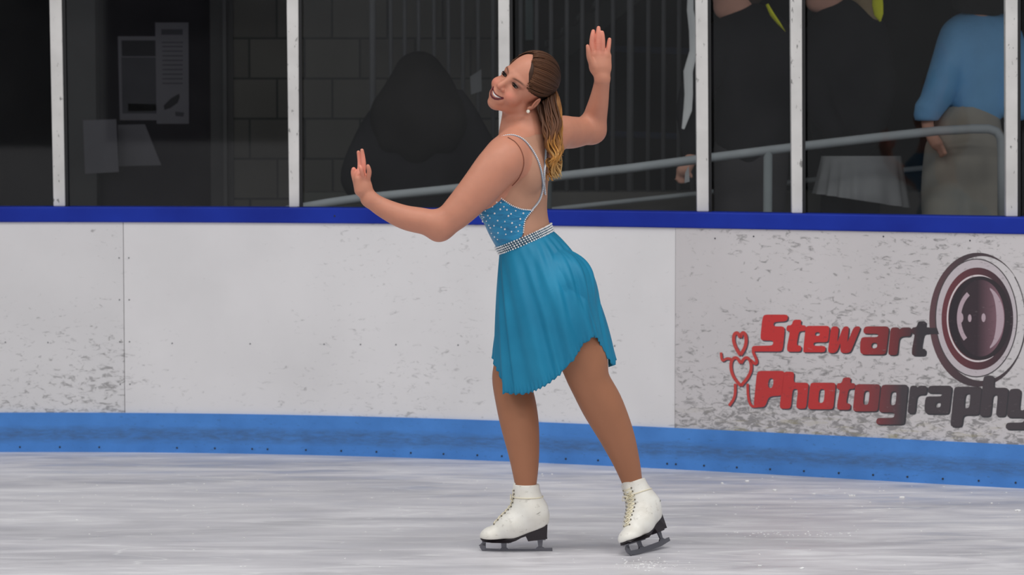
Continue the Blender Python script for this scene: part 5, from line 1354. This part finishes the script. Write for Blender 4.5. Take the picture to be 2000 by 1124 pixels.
def skirt_ring(cx, cyt, cyb, rt, rb, dt, db, fold, nm, mt, parent, tiltb=0):
    n = 120; rows_ = 16; vs = []
    for r in range(rows_):
        t = r / (rows_ - 1)
        for i in range(n):
            a = 2 * math.pi * i / n; w = 1 + fold * t * math.sin(15 * a + math.sin(3 * a) * 2)
            x = cx + math.cos(a) * (rt + (rb - rt) * t) * w; y = cyt + (cyb - cyt) * t + tiltb * math.cos(a) * t
            p = R_(x, y, math.sin(a) * (dt + (db - dt) * t) * w); vs.append(p)
    mb = MB(); mb.add(vs, [(r * n + i, r * n + (i + 1) % n, (r + 1) * n + (i + 1) % n, (r + 1) * n + i) for r in range(rows_ - 1) for i in range(n)]); return mb.build(nm, mt, parent, True)
skirt_ring(1682, 305, 392, 78, 92, .14, .19, .06, 'skirt', kmat('pale_grey_tulle', (100, 100, 102), k=.34), pc_, 14)
# D: blue sweater, beige trousers, back turned
Y = 12.95; u = lambda p: mp_(p, Y)
pd_ = empty('person', (R_(1890, 0)[0], Y, .34), 'person with dark hair in a light blue sweater and beige trousers, back turned', 'person')
f = Field(); f.ell(R_(1915, -60), (u(42), .09, u(56)), None, .03); f.cap(R_(1915, 0), R_(1915, 40), u(26), u(30), .03)
f.chain([R_(1885, 60, -.02), R_(1852, 125, -.06), R_(1834, 175, -.07), R_(1812, 232, -.06), R_(1818, 262, -.1), R_(1830, 282, -.14)], [u(14), u(14), u(12), u(12), u(11), u(12)], .02)
for k in range(4): f.cap(R_(1830 + k * 3, 284, -.14 - k * .012), R_(1838 + k * 3, 306 - k * 2, -.15 - k * .012), u(4.5), u(3.6), .006)
f.chain([R_(1850, 420), R_(1850, 681, .0)], [u(34), u(20)], .03); f.chain([R_(1915, 420), R_(1917, 681, .0)], [u(34), u(20)], .03)
lo, hi = bb2(1780, 1980, -130, 720, Y, .3); fig_mesh('body', f, lo, hi, .009, M_bskin, pd_)
f = Field(); f.cap(R_(1912, 95), R_(1908, 195), u(66), u(60), .06, sq=((0, 1, 0), .8)); f.cap(R_(1885, 62), R_(1950, 62), u(34), u(34), .06)
f.chain([R_(1872, 75, -.03), R_(1852, 125, -.06), R_(1836, 175, -.07), R_(1817, 212, -.07)], [u(38), u(33), u(32), u(26)], .03, .02); f.cap(R_(1813, 214, -.07), R_(1810, 224, -.07), u(27), u(25), .008)
f.chain([R_(1965, 80, -.02), R_(1990, 150, -.03), R_(1985, 215, -.05)], [u(34), u(30), u(24)], .03, .02)
f.plane(R_(1810, 236), (0, 0, -1), .006)
lo, hi = bb2(1770, 2040, 10, 260, Y, .3); fig_mesh('sweater', f, lo, hi, .008, mat('light_blue_knit', (92, 142, 186), k=.50, bmp=.4), pd_)
f = Field(); f.cap(R_(1890, 245), R_(1888, 300), u(64), u(70), .05, sq=((0, 1, 0), .85)); f.chain([R_(1858, 300), R_(1846, 400), R_(1848, 655)], [u(52), u(46), u(36)], .04, .02); f.chain([R_(1922, 300), R_(1920, 400), R_(1918, 655)], [u(50), u(46), u(36)], .04, .02)
lo, hi = bb2(1780, 2000, 215, 730, Y, .28); fig_mesh('trousers', f, lo, hi, .010, kmat('beige_trousers', (112, 107, 100), k=.36), pd_)
f = Field(); f.ell(R_(1918, -50, .0), (u(62), .13, u(78)), None, .03); f.cap(R_(1890, -10, -.06), R_(1940, -5, -.06), u(36), u(36), .03)
lo, hi = bb2(1840, 1990, -140, 50, Y, .28); fig_mesh('hair', f, lo, hi, .010, M_bhair, pd_)
print('lobby', time.time() - T0)

# ------------------------------------------------------------------ light
w = bpy.data.worlds.new('hall'); sc.world = w; w.use_nodes = True
bg = w.node_tree.nodes['Background']; bg.inputs[0].default_value = (.93, .96, 1.0, 1); bg.inputs[1].default_value = .30
M_hall = mat('hall_wall', (44, 45, 48), .9); M_far = mat('far_board', (190, 190, 192), .6)
mb = MB(); mb.box((0, -8.1, 2.2), (18, .1, 4.4)); tag(mb.build('wall_front', M_hall), kind='structure')
mb = MB(); mb.box((0, -8.0, .535), (18, .08, 1.07)); tag(mb.build('trim_1', M_far), kind='structure')
k = 0
for x in (-4.5, 0, 4.5):
    for y in (-2.5, 2.5, 7.5):
        l = bpy.data.lights.new('hall_lamp', 'AREA'); l.shape = 'RECTANGLE'; l.size = 2.6; l.size_y = 1.2; l.energy = 108; l.color = (1, .985, .96)
        o = bpy.data.objects.new('hall_lamp', l); col.objects.link(o); o.location = (x, y, 6.5); k += 1

print('script time', time.time() - T0)
